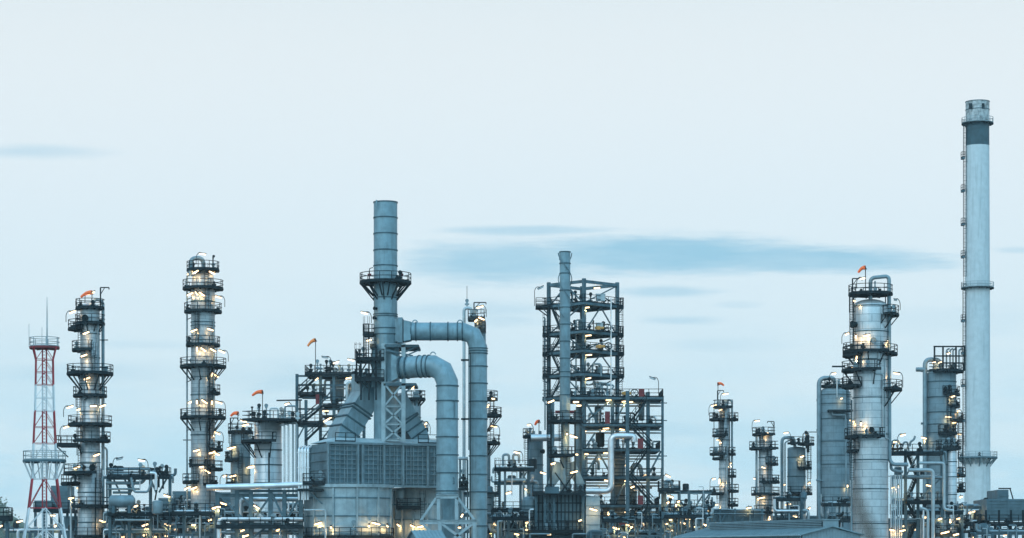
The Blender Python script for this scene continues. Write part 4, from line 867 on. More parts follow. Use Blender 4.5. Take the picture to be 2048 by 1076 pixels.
vessel('dark vessel standing between the second and third decks of the steel tower', 1160, 347, 7, 680, 704, 'steel'); vessel('grey vessel standing between the third and fourth decks of the steel tower', 1198, 345, 4.2, 735, 750, 'pipe')
vessel('slim dark vessel on the tower deck beside the thin stack', 1161, 345, 4.5, 640, 664, 'steel')

# ------------------------------------------------------------------ lower steel structure with zigzag stairs
t = T('steel_structure', 'wide steel structure with a zigzag stair and silver pipe, right of the steel tower', 'steel structure', 1240, 332)
for x, yt in ((1167, 800), (1225, 793), (1255, 782), (1296, 784), (1325, 792), (1105, 800)):
    for d in (0, 9) if x not in (1255,) else (-2,): t.beam((x, 1146, d), (x, yt, d), .5 if x != 1325 else .34, 'steel', 'post')
for x0, x1, y, rl in ((1140, 1326, 794, 'flr'), (1166, 1324, 848, 'f'), (1166, 1320, 898, 'fr'), (1166, 1322, 953, 'f'), (1170, 1318, 1010, 'fr'), (1170, 1326, 1068, 'f')): t.deck(x0, x1, y, -.8, 9, rl, 'steel', gear=9, th=.26)
for y in (806, 841, 912): t.beam((1296, y, 0), (1334, y, 0), .13, 'steel', 'tie_rod')
for x0, y0, x1, y1 in ((1293, 800, 1259, 846), (1259, 850, 1304, 896), (1294, 902, 1259, 952), (1259, 956, 1306, 1008), (1295, 1014, 1259, 1066)): t.stair(x0, y0, x1, y1, -2.6, 1.)
for p, q in (((1169, 846), (1222, 800)), ((1169, 800), (1195, 846)), ((1228, 848), (1253, 800)), ((1170, 896), (1190, 866)), ((1170, 950), (1198, 905)), ((1198, 905), (1222, 950)), ((1298, 948), (1322, 902)), ((1228, 1008), (1252, 960)), ((1172, 1008), (1222, 1066)), ((1298, 1066), (1322, 1014)), ((1268, 846), (1294, 800))): t.beam((*p, -.1), (*q, -.1), .24, 'steel', 'brace')
t.pipe([(1268, 884, -2.5), (1268, 872, -2.5), (1222, 872, -2.5), (1222, 982, -2.5), (1170, 982, -2.5)], 6.2, 'silver', n=18, fr=13); t.pipe([(1262, 873, -2.5), (1262, 873, 1), (1245, 885, 1)], 5, 'pipe')
t.pipe([(1186, 950, 1), (1186, 922, 1), (1197, 922, 1), (1197, 940, 1)], 3, 'pipe', fr=6); t.pipe([(1265, 953, 2), (1265, 930, 2), (1280, 930, 2), (1284, 953, 2)], 4.5, 'pipe', fr=9); t.pipe([(1148, 985, 1), (1205, 1000, 1)], 2, 'palepipe')
rnd = random.Random(11)
for i in range(26):
    y = rnd.choice((848, 898, 953, 1010, 1068)); x = rnd.uniform(1172, 1318); d = rnd.uniform(0, 7); h = rnd.uniform(14, 42); w = rnd.uniform(6, 40) * rnd.choice((-1, 1)); t.pipe([(x, y, d), (x, y - h, d), (max(1168, min(1322, x + w)), y - h, d)], rnd.choice((1., 1.3, 1.8, 2.4)), rnd.choice(('pipe', 'palepipe', 'dark', 'silver')))
for y in (806, 860, 912, 966, 1024):
    for j in range(2): t.pipe([(1168, y + j * 6, 1 + j * 3), (1322, y + j * 6, 1 + j * 3)], 1.7, ('pipe', 'palepipe')[j])
lamps(t, [(1217, 800, dict(ang=4, L=12)), (1249, 803, dict(ang=6, L=12)), (1262, 804, dict(ang=0, L=9)), (1212, 857, dict(ang=5, L=14)), (1244, 859, dict(ang=-10, L=11)), (1207, 861, dict(ang=10, L=8)), (1212, 906, dict(ang=0, L=11, e=1.6)), (1213, 961, dict(ang=-12, L=10, e=1.6)), (1251, 1024, dict(ang=0, L=7)), (1289, 951, dict(ang=20, L=8)), (1217, 1027, dict(ang=90, L=8, e=2.)), (1288, 1037, dict(ang=5, L=9)), (1218, 1073, dict(ang=0, L=9)), (1250, 1074, dict(ang=0, L=9)), (1265, 974, dict(ang=20, L=9, e=1.6)), (1196, 918, dict(ang=0, L=9, d=4, e=1.6)), (1252, 930, dict(ang=70, L=6)), (1252, 962, dict(L=6, ang=0)), (1173, 908, dict(L=8, ang=0)), (1305, 757, dict(ang=-22, pole=1, lit=False, L=14, ph=30)), (1262, 1038, dict(L=7)), (1170, 862, dict(L=6, d=3)), (1303, 1030, dict(L=6))])
for args in (('tall grey vessel behind the zigzag stair, right of the silver upright pipe', 1239, 337, 11.5, 905, 1146, 'cladgrey', (930, 965, 1000)), ('grey vessel below the silver pipe bend, inside the steel structure', 1213, 338, 8, 1015, 1062, 'pipe', ()), ('warm lit vessel behind the lower stair flight', 1265, 338, 9, 972, 1008, 'cladgrey', (985,)),
             ('slim grey column behind the thin stack in the lower structure', 1158, 340, 6.5, 815, 1000, 'cladgrey', (850, 900)), ('grey drum under the top deck of the lower steel structure', 1196, 338, 7, 815, 846, 'pipe', ()), ('grey drum beside the right post under the top deck', 1283, 338, 6, 806, 840, 'cladgrey', ())): vessel(*args)
vessel('dark ribbed cooler drum on the third deck of the lower structure', 1200, 336, 9, 868, 892, 'dark')
for x, y, w, h, l in ((1215, 847, 10, 24, 'narrow red cabinet under the top deck of the lower structure'), (1281, 897, 11, 20, 'red cabinet behind the stair on the third deck'), (1281, 1009, 11, 18, 'red cabinet behind the lowest full stair flight'), (1245, 1067, 13, 24, 'large dull red cabinet near the bottom of the stairs'), (1283, 793, 11, 15, 'red cabinet standing on the top deck near the unlit lamp post')): panel_thing(x, y, 328, w, h, l)
actuator(1258, 794, 331, 'ochre actuator on the top deck beside the red cabinet')

# ------------------------------------------------------------------ low racks on the right of the stair structure
t = rack('pipe_rack', 'low pipe rack with an ochre lit beam, right of the zigzag stair structure', 330, 1318, 1424, [984, 1030, 1062], [1330, 1358, 1378, 1407], 7, 21, 4, [(1318, 1360, 978), (1326, 1372, 1030)], [((1380, 1030), (1406, 990)), ((1360, 1030), (1380, 1004)), ((1410, 1000), (1420, 986)), ((1362, 1008), (1376, 1032))], 12, vert=6, top=982)
t.pipe([(1330, 985, -1), (1330, 962, -1), (1342, 962, -1), (1345, 978, -1)], 3.2, 'pipe', fr=7); t.pipe([(1330, 1076, -1.6), (1330, 1052, -1.6), (1348, 1052, -1.6), (1352, 1076, -1.6)], 2.4, 'palepipe'); t.pipe([(1365, 1060, -1.8), (1382, 1060, -1.8), (1382, 1042, -1.8)], 2.6, 'palepipe')
lamps(t, [(1336, 952, dict(ang=-30, pole=-1, L=12)), (1341, 993, dict(ang=-20, L=13, e=1.5)), (1366, 1046, dict(ang=-16, L=12, d=-1.5)), (1377, 1038, dict(ang=0, L=13, d=-1.5)), (1357, 1003, dict(L=6)), (1352, 1012, dict(ang=80, L=8, e=1.5)), (1336, 1005, dict(L=6)), (1390, 1052, dict(L=6))])
t = rack('pipe_rack', 'small tangle of pipes at the foot of the zigzag stair structure', 318, 1180, 1330, [1066], [1182, 1260, 1326], 5, 33, 4, [], [], 14, vert=6, gears=2)
t = T('pipe_bridge', 'long dark louvred bridge running from the low rack to the ridged warehouse', 'pipe bridge', 1468, 372)
a, c = t.P(1408, 1018), t.P(1528, 1050); mb = MB(); mb.box(((a.x + c.x) / 2, 2.5, (a.z + c.z) / 2), (c.x - a.x, 4, a.z - c.z))
for i in range(8): mb.bar((a.x, .45, c.z + i * .34), (c.x, .45, c.z + i * .34), .1, .12)
mb.build('casing', 'casing', t.e); t.pipe([(1400, 1018, 0), (1530, 1021, 0)], 1.8, 'pipe'); t.pipe([(1400, 1027, -.2), (1530, 1028, -.2)], 1., 'pipe')
for x in (1412, 1440, 1470, 1500, 1524): t.beam((x, 1146, 0), (x, 1017, 0), .3, 'steel', 'post')
for x in (1440, 1480, 1500): t.beam((x, 1046, -.1), (x + 12, 1028, -.1), .16, 'steel', 'brace')
t.lamp(1497, 1016, 12, -.5, 1, L=10); t.lamp(1414, 1006, -14, -.5, 1, L=9, lit=False)

# warehouse roof in the foreground right
def warehouse():
    near = 250.; k = near / F; ax = V((-11.2, 26.5, 0)).normalized(); gx = V((26.5, 11.2, 0)).normalized(); L = 28.5; W = 6.9
    o = V(((1605 - CX) * k, near, 0)); e = bpy.data.objects.new('warehouse', None); col.objects.link(e); e.location = o
    e['label'] = 'long low blue grey warehouse with a louvred ridge vent, in the foreground'; e['category'] = 'warehouse'
    ze = CZ + (HZ - 1067) * k; zp = CZ + (HZ - 1053) * k
    def P(a, g, z): return ax * a + gx * g + V((0, 0, z))
    mb = MB(); mb.add([P(0, 0, 0), P(0, W, 0), P(0, W, ze), P(0, W / 2, zp - .15), P(0, 0, ze), P(L, 0, 0), P(L, W, 0), P(L, W, ze), P(L, W / 2, zp - .15), P(L, 0, ze)], [(0, 1, 2, 3, 4), (9, 8, 7, 6, 5), (0, 4, 9, 5), (1, 6, 7, 2)])
    n = int(W / .35)
    for i in range(1, n): 
        g = W * i / n; zz = ze + (zp - ze) * (1 - abs(g - W / 2) / (W / 2)) - .2; mb.bar(P(-.03, g, 0), P(-.03, g, zz), .07)
    mb.build('wall', 'wall', e)
    for sg in (0, 1):
        mb = MB(); g0 = -.35 if not sg else W + .35; ez = ze - .18; th = V((0, 0, .1))
        a, b2, c, d = P(-.3, g0, ez), P(L + .3, g0, ez), P(L + .3, W / 2, zp), P(-.3, W / 2, zp); mb.add([a, b2, c, d, a + th, b2 + th, c + th, d + th], [(3, 2, 1, 0), (4, 5, 6, 7), (0, 1, 5, 4), (1, 2, 6, 5), (2, 3, 7, 6), (3, 0, 4, 7)])
        for i in range(60):
            aa = L * i / 59; mb.bar(P(aa, g0, ez + .13), P(aa, W / 2, zp + .13), .06)
        mb.build('roof', 'roof', e)
    mb = MB(); a0, a1 = .02, L - 3; g0, g1 = W / 2 - .85, W / 2 + .85; z0, z1 = zp - .35, CZ + (HZ - 1040) * k
    mb.add([P(a0, g0, z0), P(a0, g1, z0), P(a0, g1, z1), P(a0, g0, z1), P(a1, g0, z0), P(a1, g1, z0), P(a1, g1, z1), P(a1, g0, z1)], [(0, 1, 2, 3), (7, 6, 5, 4), (0, 3, 7, 4), (1, 5, 6, 2), (3, 2, 6, 7)])
    mb.bar(P(a0 - .1, W / 2, z1 + .06), P(a1, W / 2, z1 + .06), 1.95, .1)
    mb.build('monitor', 'wall', e); mb = MB(); mb.bar(P(a0 + .3, g0 - .03, (z0 + z1) / 2 + .12), P(a1, g0 - .03, (z0 + z1) / 2 + .12), .06, z1 - z0 - .5); mb.build('louvre_opening', 'dark', e); mb = MB()
    for i in range(5): mb.bar(P(a0 + .4, g0 - .1, z0 + .42 + .17 * i), P(a1, g0 - .06, z0 + .42 + .17 * i), .1, .09)
    mb.build('louvre', 'roof', e)
    mb = MB(); mb.tube([P(-.3, -.42, ze - .2), P(L + .3, -.42, ze - .2)], .1, 8); mb.tube([P(.1, -.2, 0), P(.1, -.2, ze - .25)], .07, 8); mb.build('gutter', 'roof', e)
    return e
warehouse()

# ------------------------------------------------------------------ columns P, Q and vessel R
t = T('distillation_column', 'thin distant column with small walkways on both sides, standing alone right of the stair structure', 'column', 1449, 402)
t.shell([(818, 10.5), (1146, 11.5)], 'cladfine', (838, 880, 920, 938, 965), .4); t.r = 11.5
t.plat(814, 1427, 1464, gear=4, rs=5); t.plat(839, 1419, 1447, gear=3); t.plat(839, 1462, 1476, gear=1); t.plat(871, 1425, 1454, gear=3); t.plat(908, 1420, 1451, gear=3); t.plat(917, 1425, 1440, gear=0); t.plat(908, 1462, 1471); t.plat(952, 1462, 1472); t.plat(987, 1420, 1446, gear=4); t.plat(982, 1462, 1477); t.plat(1010, 1462, 1476, gear=2)
t.pipe([(1464, 1146, -.3), (1464, 802, -.3), (1456, 799, -.3), (1454, 815, 0)], 2.1, 'pipe'); t.pipe([(1454, 1146, -1.1), (1454, 915, -1.1)], 1.5, 'palepipe'); t.pipe([(1428, 915, -.3), (1428, 812, -.3)], .7, 'rail'); t.pipe([(1459, 1146, -.9), (1459, 830, -.9)], .9, 'dark')
for y0, y1, x in ((814, 871, 1444), (839, 908, 1441), (987, 1025, 1437)): t.ladder(x, y0, y1)
t.davit(1435, 814, 781, 1447)
lamps(t, [(1428, 811, dict(ang=14, pole=-1, L=12)), (1451, 788, dict(ang=8, pole=-1, L=12)), (1437, 880, dict(ang=0, L=8)), (1461, 927, dict(L=5)), (1439, 962, dict(ang=90, L=10, e=2)), (1428, 958, dict(ang=18, pole=-1, L=7)), (1431, 1010, dict(ang=10, L=12, e=1.3)), (1441, 820, dict(L=8))])
windsock(1436, 768, 1448, 771, 402, 812, 'tiny orange windsock on the thin distant column standing alone')
t = T('distillation_column', 'short silver column with stacked dark walkways, behind the warehouse roof', 'column', 1531, 392)
t.shell([(868, 13.5), (1146, 15)], 'cladfine', (885, 915, 940, 1000, 1010), .35); t.r = 14.5
t.plat(869, 1505, 1548, gear=5, rs=6); t.plat(897, 1499, 1554, gear=4); t.plat(928, 1529, 1556, gear=3); t.plat(964, 1516, 1559, gear=4); t.plat(988, 1503, 1559, gear=4); t.plat(1025, 1508, 1545); t.pipe([(1513, 1146, -.4), (1513, 872, -.4)], 2.4, 'pipe'); t.davit(1548, 869, 843, 1535, -.6)
for y0, y1, x in ((869, 897, 1524), (897, 964, 1538), (964, 988, 1525), (1010, 1046, 1532)): t.ladder(x, y0, y1)
lamps(t, [(1514, 842, dict(ang=10, pole=-1, L=11)), (1531, 867, dict(ang=12, L=13, e=1.5)), (1527, 935, dict(ang=-20, L=9)), (1511, 958, dict(ang=-18, L=9)), (1522, 996, dict(ang=12, L=17, e=2)), (1498, 1015, dict(ang=10, L=11)), (1539, 1036, dict(ang=90, L=8, e=1.5)), (1515, 1000, dict(L=8))])
t = T('process_vessel', 'weathered grey vessel with a pipe loop over its left shoulder, behind the short silver column', 'vessel', 1593, 397)
t.shell([(897, 18), (1146, 19)], 'cladgrey', (915, 953, 1000), .2); t.r = 18
t.pipe([(1564, 1146, -.5), (1564, 875, -.5), (1588, 875, -.5), (1590, 895, 0)], 3.3, 'pipe', fr=9); t.pipe([(1570, 1000, -.3), (1570, 885, -.3), (1580, 880, -.3)], 1.4, 'pipe'); t.plat(888, 1572, 1628, gear=6, rs=8); t.plat(936, 1592, 1623, gear=1); t.plat(987, 1572, 1624, gear=1); t.ladder(1618, 885, 985, -.5)
for x in (1612, 1616): t.valve(t.P(x, 897, -1), 2.4, 'dark')
t.pipe([(1616, 905, -1), (1616, 870, -1)], 3, 'dark', name='relief_valve'); t.pipe([(1606, 905, 0), (1606, 868, 0), (1612, 864, 0), (1635, 864, 0)], .9, 'rail')
lamps(t, [(1572, 866, dict(ang=10, pole=1, L=10)), (1604, 913, dict(ang=16, L=9, e=1.8)), (1566, 970, dict(ang=8, L=11)), (1618, 966, dict(ang=30, L=7)), (1576, 1009, dict(ang=10, L=13, d=-3)), (1592, 1033, dict(ang=-10, L=14, d=-3)), (1618, 1017, dict(ang=30, L=7)), (1613, 868, dict(L=6))])
t = rack('pipe_rack', 'low pipe rack at the foot of the weathered grey vessel behind the warehouse', 384, 1548, 1612, [998, 1024], [1552, 1575, 1603], 5, 40, 3, [(1550, 1600, 998), (1554, 1600, 1038)], [], 6, vert=3)
t.pipe([(1549, 998, -1.5), (1549, 1022, -1.5), (1597, 1022, -1.5)], 3, 'silver', fr=6)

# ------------------------------------------------------------------ big dark vessel S and the silver clad column T
t = T('process_vessel', 'big dull grey domed vessel under a hooped pipe, beside the silver clad column', 'vessel', 1670, 388)
t.shell([(785, 30), (1146, 30)], 'cladgrey', (790, 808, 838, 883, 911, 929, 975, 1010), .4); t.r = 30
t.pipe([(1638, 1146, -.6), (1638, 756, -.6), (1669, 756, -.3), (1670, 775, 0)], 4.6, 'pipe', fr=14, n=14); t.plat(772, 1642, 1690, gear=3, rs=8, h=1.); t.deck(1657, 1706, 819, -3.4, -2, ''); t.pipe([(1665, 820, -3), (1665, 830, -3), (1692, 830, -3), (1692, 1010, -3)], 1.6, 'pipe'); t.pipe([(1674, 795, -2.4), (1674, 760, -2.4)], 1.6, 'palepipe')
t.pipe([(1632, 960, -1), (1650, 962, -1)], 1.2, 'pipe')
for y in (800, 860, 960): t.beam((1633, y, -.6), (1648, y, -.6), .3, 'steel', 'clamp')
lamps(t, [(1668, 747, dict(ang=10, pole=-1, L=9)), (1695, 972, dict(ang=90, L=5, e=1.2)), (1683, 797, dict(ang=10, L=5, e=.8))])
t = rack('pipe_rack', 'grey tangle of pipes and valves at the foot of the big dull vessel', 372, 1648, 1706, [1008, 1036], [1650, 1680, 1704], 5, 51, 3, [(1648, 1704, 1008), (1660, 1706, 1040)], [], 8, vert=5)
for x in (1674, 1690): t.pipe([(x, 1030, -1), (x, 1012, -1), (x + 8, 1012, -1), (x + 8, 1026, -1)], 2.6, 'palepipe', fr=5)

t = T('distillation_column', 'fat bright silver clad column with a windsock and gooseneck pipe on top', 'column', 1741, 312)
t.shell([(613, 34.2), (664, 34.2), (1146, 35.5)], 'clad', (613, 664, 720, 796, 869, 920, 978, 1047), .42, n=64); t.r = 34.6
t.plat(588, 1696, 1783, gear=3, rs=4); t.plat(630, 1775, 1797, br=True, gear=3); t.plat(704, 1687, 1771, br=True, gear=2); t.plat(708, 1775, 1794); t.plat(711, 1686, 1708, gear=0); t.plat(741, 1684, 1754, br=True, gear=3); t.plat(779, 1775, 1803, br=True, gear=2); t.plat(773, 1684, 1706, gear=2); t.plat(874, 1690, 1763, br=False, gear=2); t.plat(902, 1694, 1706, gear=1)
t.pipe([(1741, 600, 0), (1741, 556, -.2), (1778, 552, -.4), (1779, 920, -.4), (1786, 929, -.6), (1816, 929, -.6)], 3.9, 'pipe', fr=9, n=16); t.pipe([(1782, 922, 0), (1782, 940, 0), (1806, 944, 0)], 3, 'pipe'); t.pipe([(1703, 1146, -.6), (1703, 800, -.6)], 2.2, 'pipe')
t.pipe([(1756, 700, -2.2), (1756, 718, -2.2), (1770, 718, -1.6), (1770, 876, -1.6), (1777, 878, -1)], 1.2, 'palepipe'); t.pipe([(1745, 742, -2.3), (1752, 748, -2.3), (1766, 748, -2), (1766, 860, -2)], 1.2, 'palepipe'); t.pipe([(1774, 872, -.8), (1774, 640, -.8)], 1.1, 'dark'); t.pipe([(1742, 612, -1), (1742, 586, -1)], 2, 'palepipe'); t.pipe([(1750, 588, -1), (1750, 562, -1)], 1.6, 'pipe')
t.manhole(1709, 649, 7, d=-1); t.manhole(1746, 681, 5.5, 'pipe'); t.manhole(1743, 860, 5); t.beam((1664, 733, 0), (1690, 733, 0), .2, 'dark', 'crane_beam'); t.davit(1705, 588, 557, 1724, -1)
for x in (1699, 1706, 1771, 1777): t.beam((x, 588, 0), (x, 625, 0), .12, 'dark', 'support')
for p, q in (((1776, 625, -1), (1762, 646, -2)), ((1764, 628, -2), (1764, 646, -2))): t.beam(p, q, .12, 'dark', 'brace')
for y0, y1, x in ((588, 704, 1704), (704, 741, 1717), (741, 773, 1690), (773, 874, 1698), (874, 960, 1704)): t.ladder(x, y0, y1, -1.2 if x < 1710 else None)
t.pipe([(1706, 700, 0), (1705, 560, 0)], 1, 'rail')
lamps(t, [(1725, 557, dict(ang=8, pole=-1, L=12, pale=True)), (1733, 671, dict(ang=10, L=15, e=2.4)), (1712, 673, dict(ang=90, L=6, e=1.6)), (1694, 668, dict(ang=24, pole=-1, L=9)), (1713, 716, dict(ang=80, L=9, e=1.2)), (1703, 738, dict(ang=70, L=8)), (1793, 747, dict(ang=-12, pole=1, L=14, ph=28)), (1704, 842, dict(ang=-22, L=11)), (1722, 848, dict(ang=90, L=7, e=2.4)), (1791, 600, dict(ang=-12, pole=1, L=7, lit=False)), (1775, 683, dict(ang=60, L=4)), (1709, 602, dict(ang=-30, L=5))])
windsock(1731, 535, 1717, 545, 312, 586, 'orange windsock on top of the fat bright silver clad column')

# ------------------------------------------------------------------ column U, rack V, chimney W, cooler X
t = T('distillation_column', 'stout grey column with a steel frame on top, left of the tall white chimney', 'column', 1883, 350)
t.shell([(748, 29), (1146, 29.5)], 'cladgrey', (764, 795, 825, 849, 866, 884, 930), .3); t.r = 29
t.pipe([(1850, 1146, -.6), (1850, 719, -.6), (1880, 719, -.3), (1883, 745, 0)], 4.6, 'pipe', fr=12, n=14); t.pipe([(1832, 739, -.6), (1852, 739, -.6)], 4.4, 'pipe', n=14); t.plat(743, 1853, 1926, gear=6, rs=6, h=1.); t.shell([(905, 8.5), (1146, 8.5)], 'clad', (925, 955, 990, 1020), .3, 'side_column', 1905, -3.2, 24, False)
for x in (1869, 1886, 1912, 1929): t.beam((x, 742, -1), (x, 693, -1), .22, 'dark', 'post')
for y in (693, 712, 726): t.beam((1867, y, -1), (1931, y, -1), .2, 'dark', 'beam')
for x in (1893, 1900, 1906, 1918): t.pipe([(x, 742, -.5), (x, 700, -.5), (x + 6, 697, -.5)], 1.6, 'pipe')
t.plat(789, 1880, 1919, gear=3); t.plat(813, 1893, 1919, gear=2); t.plat(842, 1900, 1924, gear=2); t.deck(1880, 1915, 865, -3.4, -1.5, 'flr', gear=6); t.deck(1877, 1922, 895, -4, -1.5, 'flr', gear=7); t.plat(951, 1912, 1930, gear=3); t.plat(981, 1912, 1930, gear=2); t.ladder(1898, 789, 895, -3.5, True, 'dark'); t.ladder(1921, 842, 981, -1)
for y in (742, 847): t.beam((1842, y, -.6), (1858, y, -.6), .3, 'steel', 'clamp')
lamps(t, [(1868, 725, dict(ang=10, L=8)), (1880, 725, dict(ang=14, L=8)), (1905, 793, dict(ang=10, L=11)), (1897, 834, dict(ang=-8, L=14)), (1908, 845, dict(ang=14, L=10)), (1917, 822, dict(ang=20, L=6, pole=1)), (1919, 869, dict(ang=-10, L=8, pole=1)), (1848, 876, dict(ang=-16, L=12, d=-1)), (1917, 950, dict(L=6)), (1897, 707, dict(L=7)), (1919, 937, dict(L=6)), (1900, 1042, dict(ang=90, L=9, d=-4.4, e=1.6)), (1922, 994, dict(L=7))])
t = rack('pipe_rack', 'tall pipe rack with bent grey pipes, right of the silver clad column', 320, 1782, 1888, [906, 954, 1003, 1040], [1811, 1836, 1884], 7, 60, 3, [(1784, 1886, 905), (1814, 1888, 1003)], [((1813, 950), (1834, 912)), ((1838, 1000), (1880, 958))], 6, vert=2, gears=5, top=898)
t.pipe([(1786, 906, -1), (1884, 906, -1), (1888, 930, -1)], 3, 'pipe', fr=8); t.pipe([(1838, 926, -1.8), (1888, 926, -1.8), (1888, 1019, -1.8), (1906, 1021, -1.8)], 3, 'palepipe', fr=7); t.pipe([(1816, 940, -2.2), (1866, 940, -2.2), (1866, 1146, -2.2)], 3.7, 'palepipe', fr=9); t.pipe([(1815, 954, -1.6), (1890, 955, -1.6)], 2.6, 'pipe'); t.pipe([(1840, 1016, -2), (1856, 1020, -2), (1856, 1146, -2)], 3, 'palepipe', fr=8); t.pipe([(1847, 1146, -2), (1847, 1016, -2)], 1.8, 'silver')
t.pipe([(1820, 893, -.5), (1820, 884, -.5), (1828, 879, -.5), (1830, 872, -.5)], 2.2, 'pipe', fr=4); t.pipe([(1784, 893, -.5), (1784, 882, -.5), (1796, 880, -.5), (1800, 888, -.5)], 2, 'pipe', fr=4); t.pipe([(1805, 893, -1), (1808, 884, -1), (1815, 884, -1), (1817, 900, -1)], 1.8, 'pipe')
for i in range(6): t.pipe([(1782 + i * 4.2, 1146, -1.5), (1782 + i * 4.2, 950, -1.5)], 1.5, ('silver', 'palepipe')[i % 2])
for j, (a, c) in enumerate(((908, 952), (956, 1001), (1005, 1042), (1045, 1085))): t.stair(1816, c, 1834, a, 1.5) if j % 2 else t.stair(1834, c, 1816, a, 1.5)
lamps(t, [(1806, 870, dict(ang=14, pole=-1, L=11)), (1790, 884, dict(L=8)), (1787, 975, dict(ang=14, L=11, d=-1, e=2)), (1784, 1060, dict(ang=-12, L=11, d=-2)), (1805, 1061, dict(ang=10, L=13, d=-2)), (1857, 971, dict(ang=-14, L=11, d=-1)), (1880, 1038, dict(ang=14, L=9)), (1890, 1065, dict(ang=14, L=19, d=-2, e=1.4)), (1912, 1069, dict(ang=14, L=13, d=-2)), (1797, 973, dict(ang=90, L=5, e=1.5, d=-1))])
t.deck(1874, 1916, 1068, -1.5, 1, 'flr', gear=6)
t = rack('pipe_rack', 'dark low pipe rack with many pipe ends, at the foot of the tall white chimney', 342, 1916, 1975, [1014, 1046], [1924, 1944, 1972], 6, 71, 4, [(1918, 1974, 1046)], [], 10, vert=5)
lamps(t, [(1944, 1024, dict(ang=14, L=14, e=1.5)), (1923, 1012, dict(L=6)), (1948, 1074, dict(L=10))])

t = T('chimney', 'very tall pale chimney with a black band and patchy steel tip, at the right edge', 'chimney', 1955, 482); k = t.s
t.shell([(292, 23.3), (576, 24.4), (915, 25.2), (1040, 25.8), (1152, 26.4)], 'concrete', n=64); t.r = 24
t.shell([(246, 23.2), (292, 23.31)], 'soot', (), name='black_band', main=False, n=64); t.shell([(204, 23.6), (246, 23.2)], 'patchy', (204, 220), name='steel_tip', main=False, n=64)
MB().lathe([(23. * k, t.z(203.5)), (21.5 * k, t.z(203)), (21.4 * k, t.z(210))], (0, 0, 0), 48, False, True).build('mouth', 'dark', t.e)
for x in (1941, 1966): MB().box(t.P(x, 212, -t.depth(x) - .05), (.6, .25, 1.1), R((x - 1955) * 2.5)).build('opening', 'dark', t.e)
t.plat(247, 1923, 1985, gear=0, rm='palerail', rs=23); t.plat(576, 1923, 1987, gear=0, rm='palerail'); t.plat(915, 1918, 1996, gear=2, br=True, rm='palerail', m='steel')
for i in range(20):
    a = R(i * 18); MB().bar((37 * k * math.cos(a), 37 * k * math.sin(a), t.z(918)), (25.4 * k * math.cos(a), 25.4 * k * math.sin(a), t.z(928)), .25).build('bracket', 'palepipe', t.e)
t.ladder(1929.5, 250, 576, -.2, True, 'rail'); t.ladder(1928.5, 576, 915, -.2, True, 'rail')
for y in (314, 380, 447, 512, 640, 705, 770, 840): t.deck(1924.5, 1930, y, -.9, .5, 'fl', 'steel')
t = cooler('air_cooler', 'grey cooler block with a tall box on its roof, at the right edge', 1974, 2062, 998, 1040, 338, 10, rail=False, steps=((1999, 2020, 979),))
t.deck(1940, 2064, 1046, -2.5, 6, 'fl', gear=6); t.deck(1940, 2064, 1060, -2.5, 6, 'f', gear=4); t.beam((2020, 977, 0), (2026, 998, 0), .15, 'dark', 'brace'); t.beam((1997, 977, -.1), (2022, 977, -.1), .18, 'dark', 'frame_bar')
for x in (1972, 1998, 2022, 2046): t.beam((x, 1146, -2), (x, 1020, -2), .25, 'dark', 'post')
lamps(t, [(2043, 1064, dict(ang=-18, L=14, d=-2.6)), (2040, 1054, dict(L=13, ang=12, lit=False, d=-2.6)), (2010, 1070, dict(L=8, d=-2.6)), (2000, 1062, dict(lit=False, L=10, d=-2.6))])
t = rack('pipe_rack', 'dark low pipe rack below the cooler block at the right edge', 326, 1945, 2060, [1066], [1950, 1985, 2020, 2056], 5, 81, 4, [], [], 12, vert=5)
t = T('walkway', 'short dark railed walkway cut off by the left edge', 'walkway', 0, 280); t.deck(-40, 18, 1034, -1, 1, 'frb', th=.5)
for x in (-30, 14): t.beam((x, 1146, 0), (x, 1036, 0), .3, 'steel', 'post')
t = rack('pipe_rack', 'low pale pipes at the foot of the red and white mast', 322, 6, 146, [1062], [14, 60, 100, 140], 5, 91, 4, [], [], 7, vert=4)
t.pipe([(36, 1090, -1), (36, 1060, -1), (60, 1060, -1)], 3, 'white'); lamps(t, [(39, 1043, dict(ang=14, L=14, e=1., pole=-1)), (105, 1031, dict(ang=0, L=12)), (2, 1052, dict(L=6)), (110, 1052, dict(L=7))])
t = rack('pipe_rack', 'pipes passing behind the squat vessels and the braced steel frame', 345, 440, 610, [1012, 1040, 1066], [445, 490, 540, 600], 5, 95, 4, [], [], 10, vert=5)
t = rack('pipe_rack', 'dark pipework behind the feet of the two round ducts', 330, 905, 1000, [990, 1030, 1062], [925, 985], 5, 99, 4, [(960, 1000, 1062)], [], 8, vert=4)
lamps(t, [(990, 1045, dict(L=7)), (982, 1066, dict(L=6))])

# ------------------------------------------------------------------ the darker second row that fills the gaps low down
def block(name, label, cat, x0, x1, yt, D, dep=6, m='casing', step=.5, doors=3):
    t = T(name, label, cat, (x0 + x1) / 2, D); a, c = t.P(x0, yt), t.P(x1, yt); mb = MB(); mb.box(((a.x + c.x) / 2, dep / 2, a.z / 2), (c.x - a.x, dep, a.z)); x = a.x + .2
    while x < c.x: mb.bar((x, -.04, 0), (x, -.04, a.z), .1); x += step
    mb.build('wall', m, t.e); mb = MB(); mb.box(((a.x + c.x) / 2, dep / 2, a.z + .08), (c.x - a.x + .5, dep + .6, .16)); mb.build('roof', 'roof', t.e)
    for i in range(doors):
        x = a.x + (c.x - a.x) * (i + .6) / (doors + .4); MB().box((x, -.1, a.z - .9), (1.3, .1, .8)).build('vent', 'dark', t.e)
    return t
block('plant_building', 'low dark plant building behind the pipe rack between the two slim columns', 'building', 128, 318, 1034, 372)
block('plant_building', 'low dark plant building behind the narrow pipe stand', 'building', 1000, 1075, 1046, 366, doors=1)
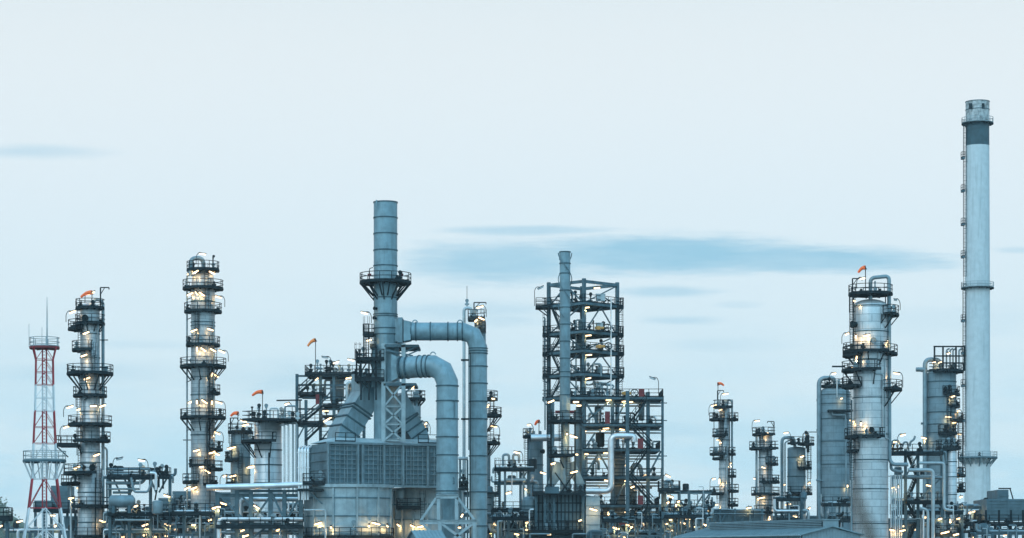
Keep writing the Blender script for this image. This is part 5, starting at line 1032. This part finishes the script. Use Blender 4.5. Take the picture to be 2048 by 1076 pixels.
block('plant_building', 'low dark plant building behind the zigzag stair structure', 'building', 1196, 1412, 1036, 378)
block('plant_building', 'low grey wall topped building behind the warehouse roof', 'building', 1520, 1712, 1033, 420)
block('plant_building', 'dark low building behind the tall pipe rack and the stout grey column', 'building', 1786, 1930, 1038, 390, doors=2)
for D, x0, x1, lv, sd, lb in ((318, 206, 420, [1040, 1060], 201, 'tangle of thin pipework in front of the low building between the slim columns'), (334, 350, 440, [1012, 1044], 202, 'tangle of thin pipework below the long air cooler bank'), (322, 985, 1068, [1036, 1064], 203, 'tangle of thin pipework at the foot of the narrow pipe stand'),
                              (342, 1200, 1325, [1028, 1052], 204, 'tangle of thin pipework behind the lowest stair flights'), (336, 1330, 1424, [1016, 1046], 205, 'tangle of thin pipework behind the ochre lit beam'), (330, 1786, 1925, [1024, 1052], 206, 'tangle of thin pipework below the bent grey pipes'), (328, 445, 605, [1030, 1066], 207, 'tangle of thin pipework behind the braced frame with silver pipes'), (308, 220, 344, [1044, 1068], 208, 'foremost tangle of thin pipework below the small horizontal drum'), (310, 1206, 1322, [1040, 1070], 209, 'foremost tangle of thin pipework under the zigzag stair'), (318, 1326, 1420, [1032, 1060], 210, 'foremost tangle of thin pipework beside the warehouse roof')):
    xs = [x0 + (x1 - x0) * i / 5 for i in range(6)]; rnd = random.Random(sd)
    br = [((xs[i], lv[1]), (xs[i + 1], lv[0])) if rnd.random() > .5 else ((xs[i], lv[0]), (xs[i + 1], lv[1])) for i in range(5)]
    t = rack('pipe_rack', lb, D, x0, x1, lv, xs, 4, sd, 5, [(x0, x1, lv[0])], br, 18, vert=2, gears=10, thin=.7)
    lamps(t, [(rnd.uniform(x0 + 5, x1 - 5), rnd.uniform(lv[0] + 5, 1074), dict(L=rnd.choice((6, 8, 11)), ang=rnd.uniform(-20, 20))) for _ in range(4)])

# a tall dry grass stem close to the lens, far out of focus
t = T('grass_stem', 'blurred dark grass stem close to the camera, before the silver clad column', 'grass', 1752, 6.2)
MB().tube([t.P(1760, 2390, 0), t.P(1758, 1300, 0), t.P(1750, 1110, 0), t.P(1737, 1060, 0), t.P(1722, 1020, 0), t.P(1712, 985, 0), t.P(1708, 960, 0)], .01, 6, True, [.010, .012, .015, .014, .012, .008, .004]).build('stalk', 'bark', t.e)
MB().tube([t.P(1756, 1200, 0), t.P(1740, 1110, .05), t.P(1702, 1078, .1)], .006, 6, True, [.005, .004, .002]).build('leaf', 'bark', t.e)
sc.cycles.max_bounces = 5; sc.cycles.diffuse_bounces = 3; sc.cycles.glossy_bounces = 3; sc.cycles.use_denoising = True
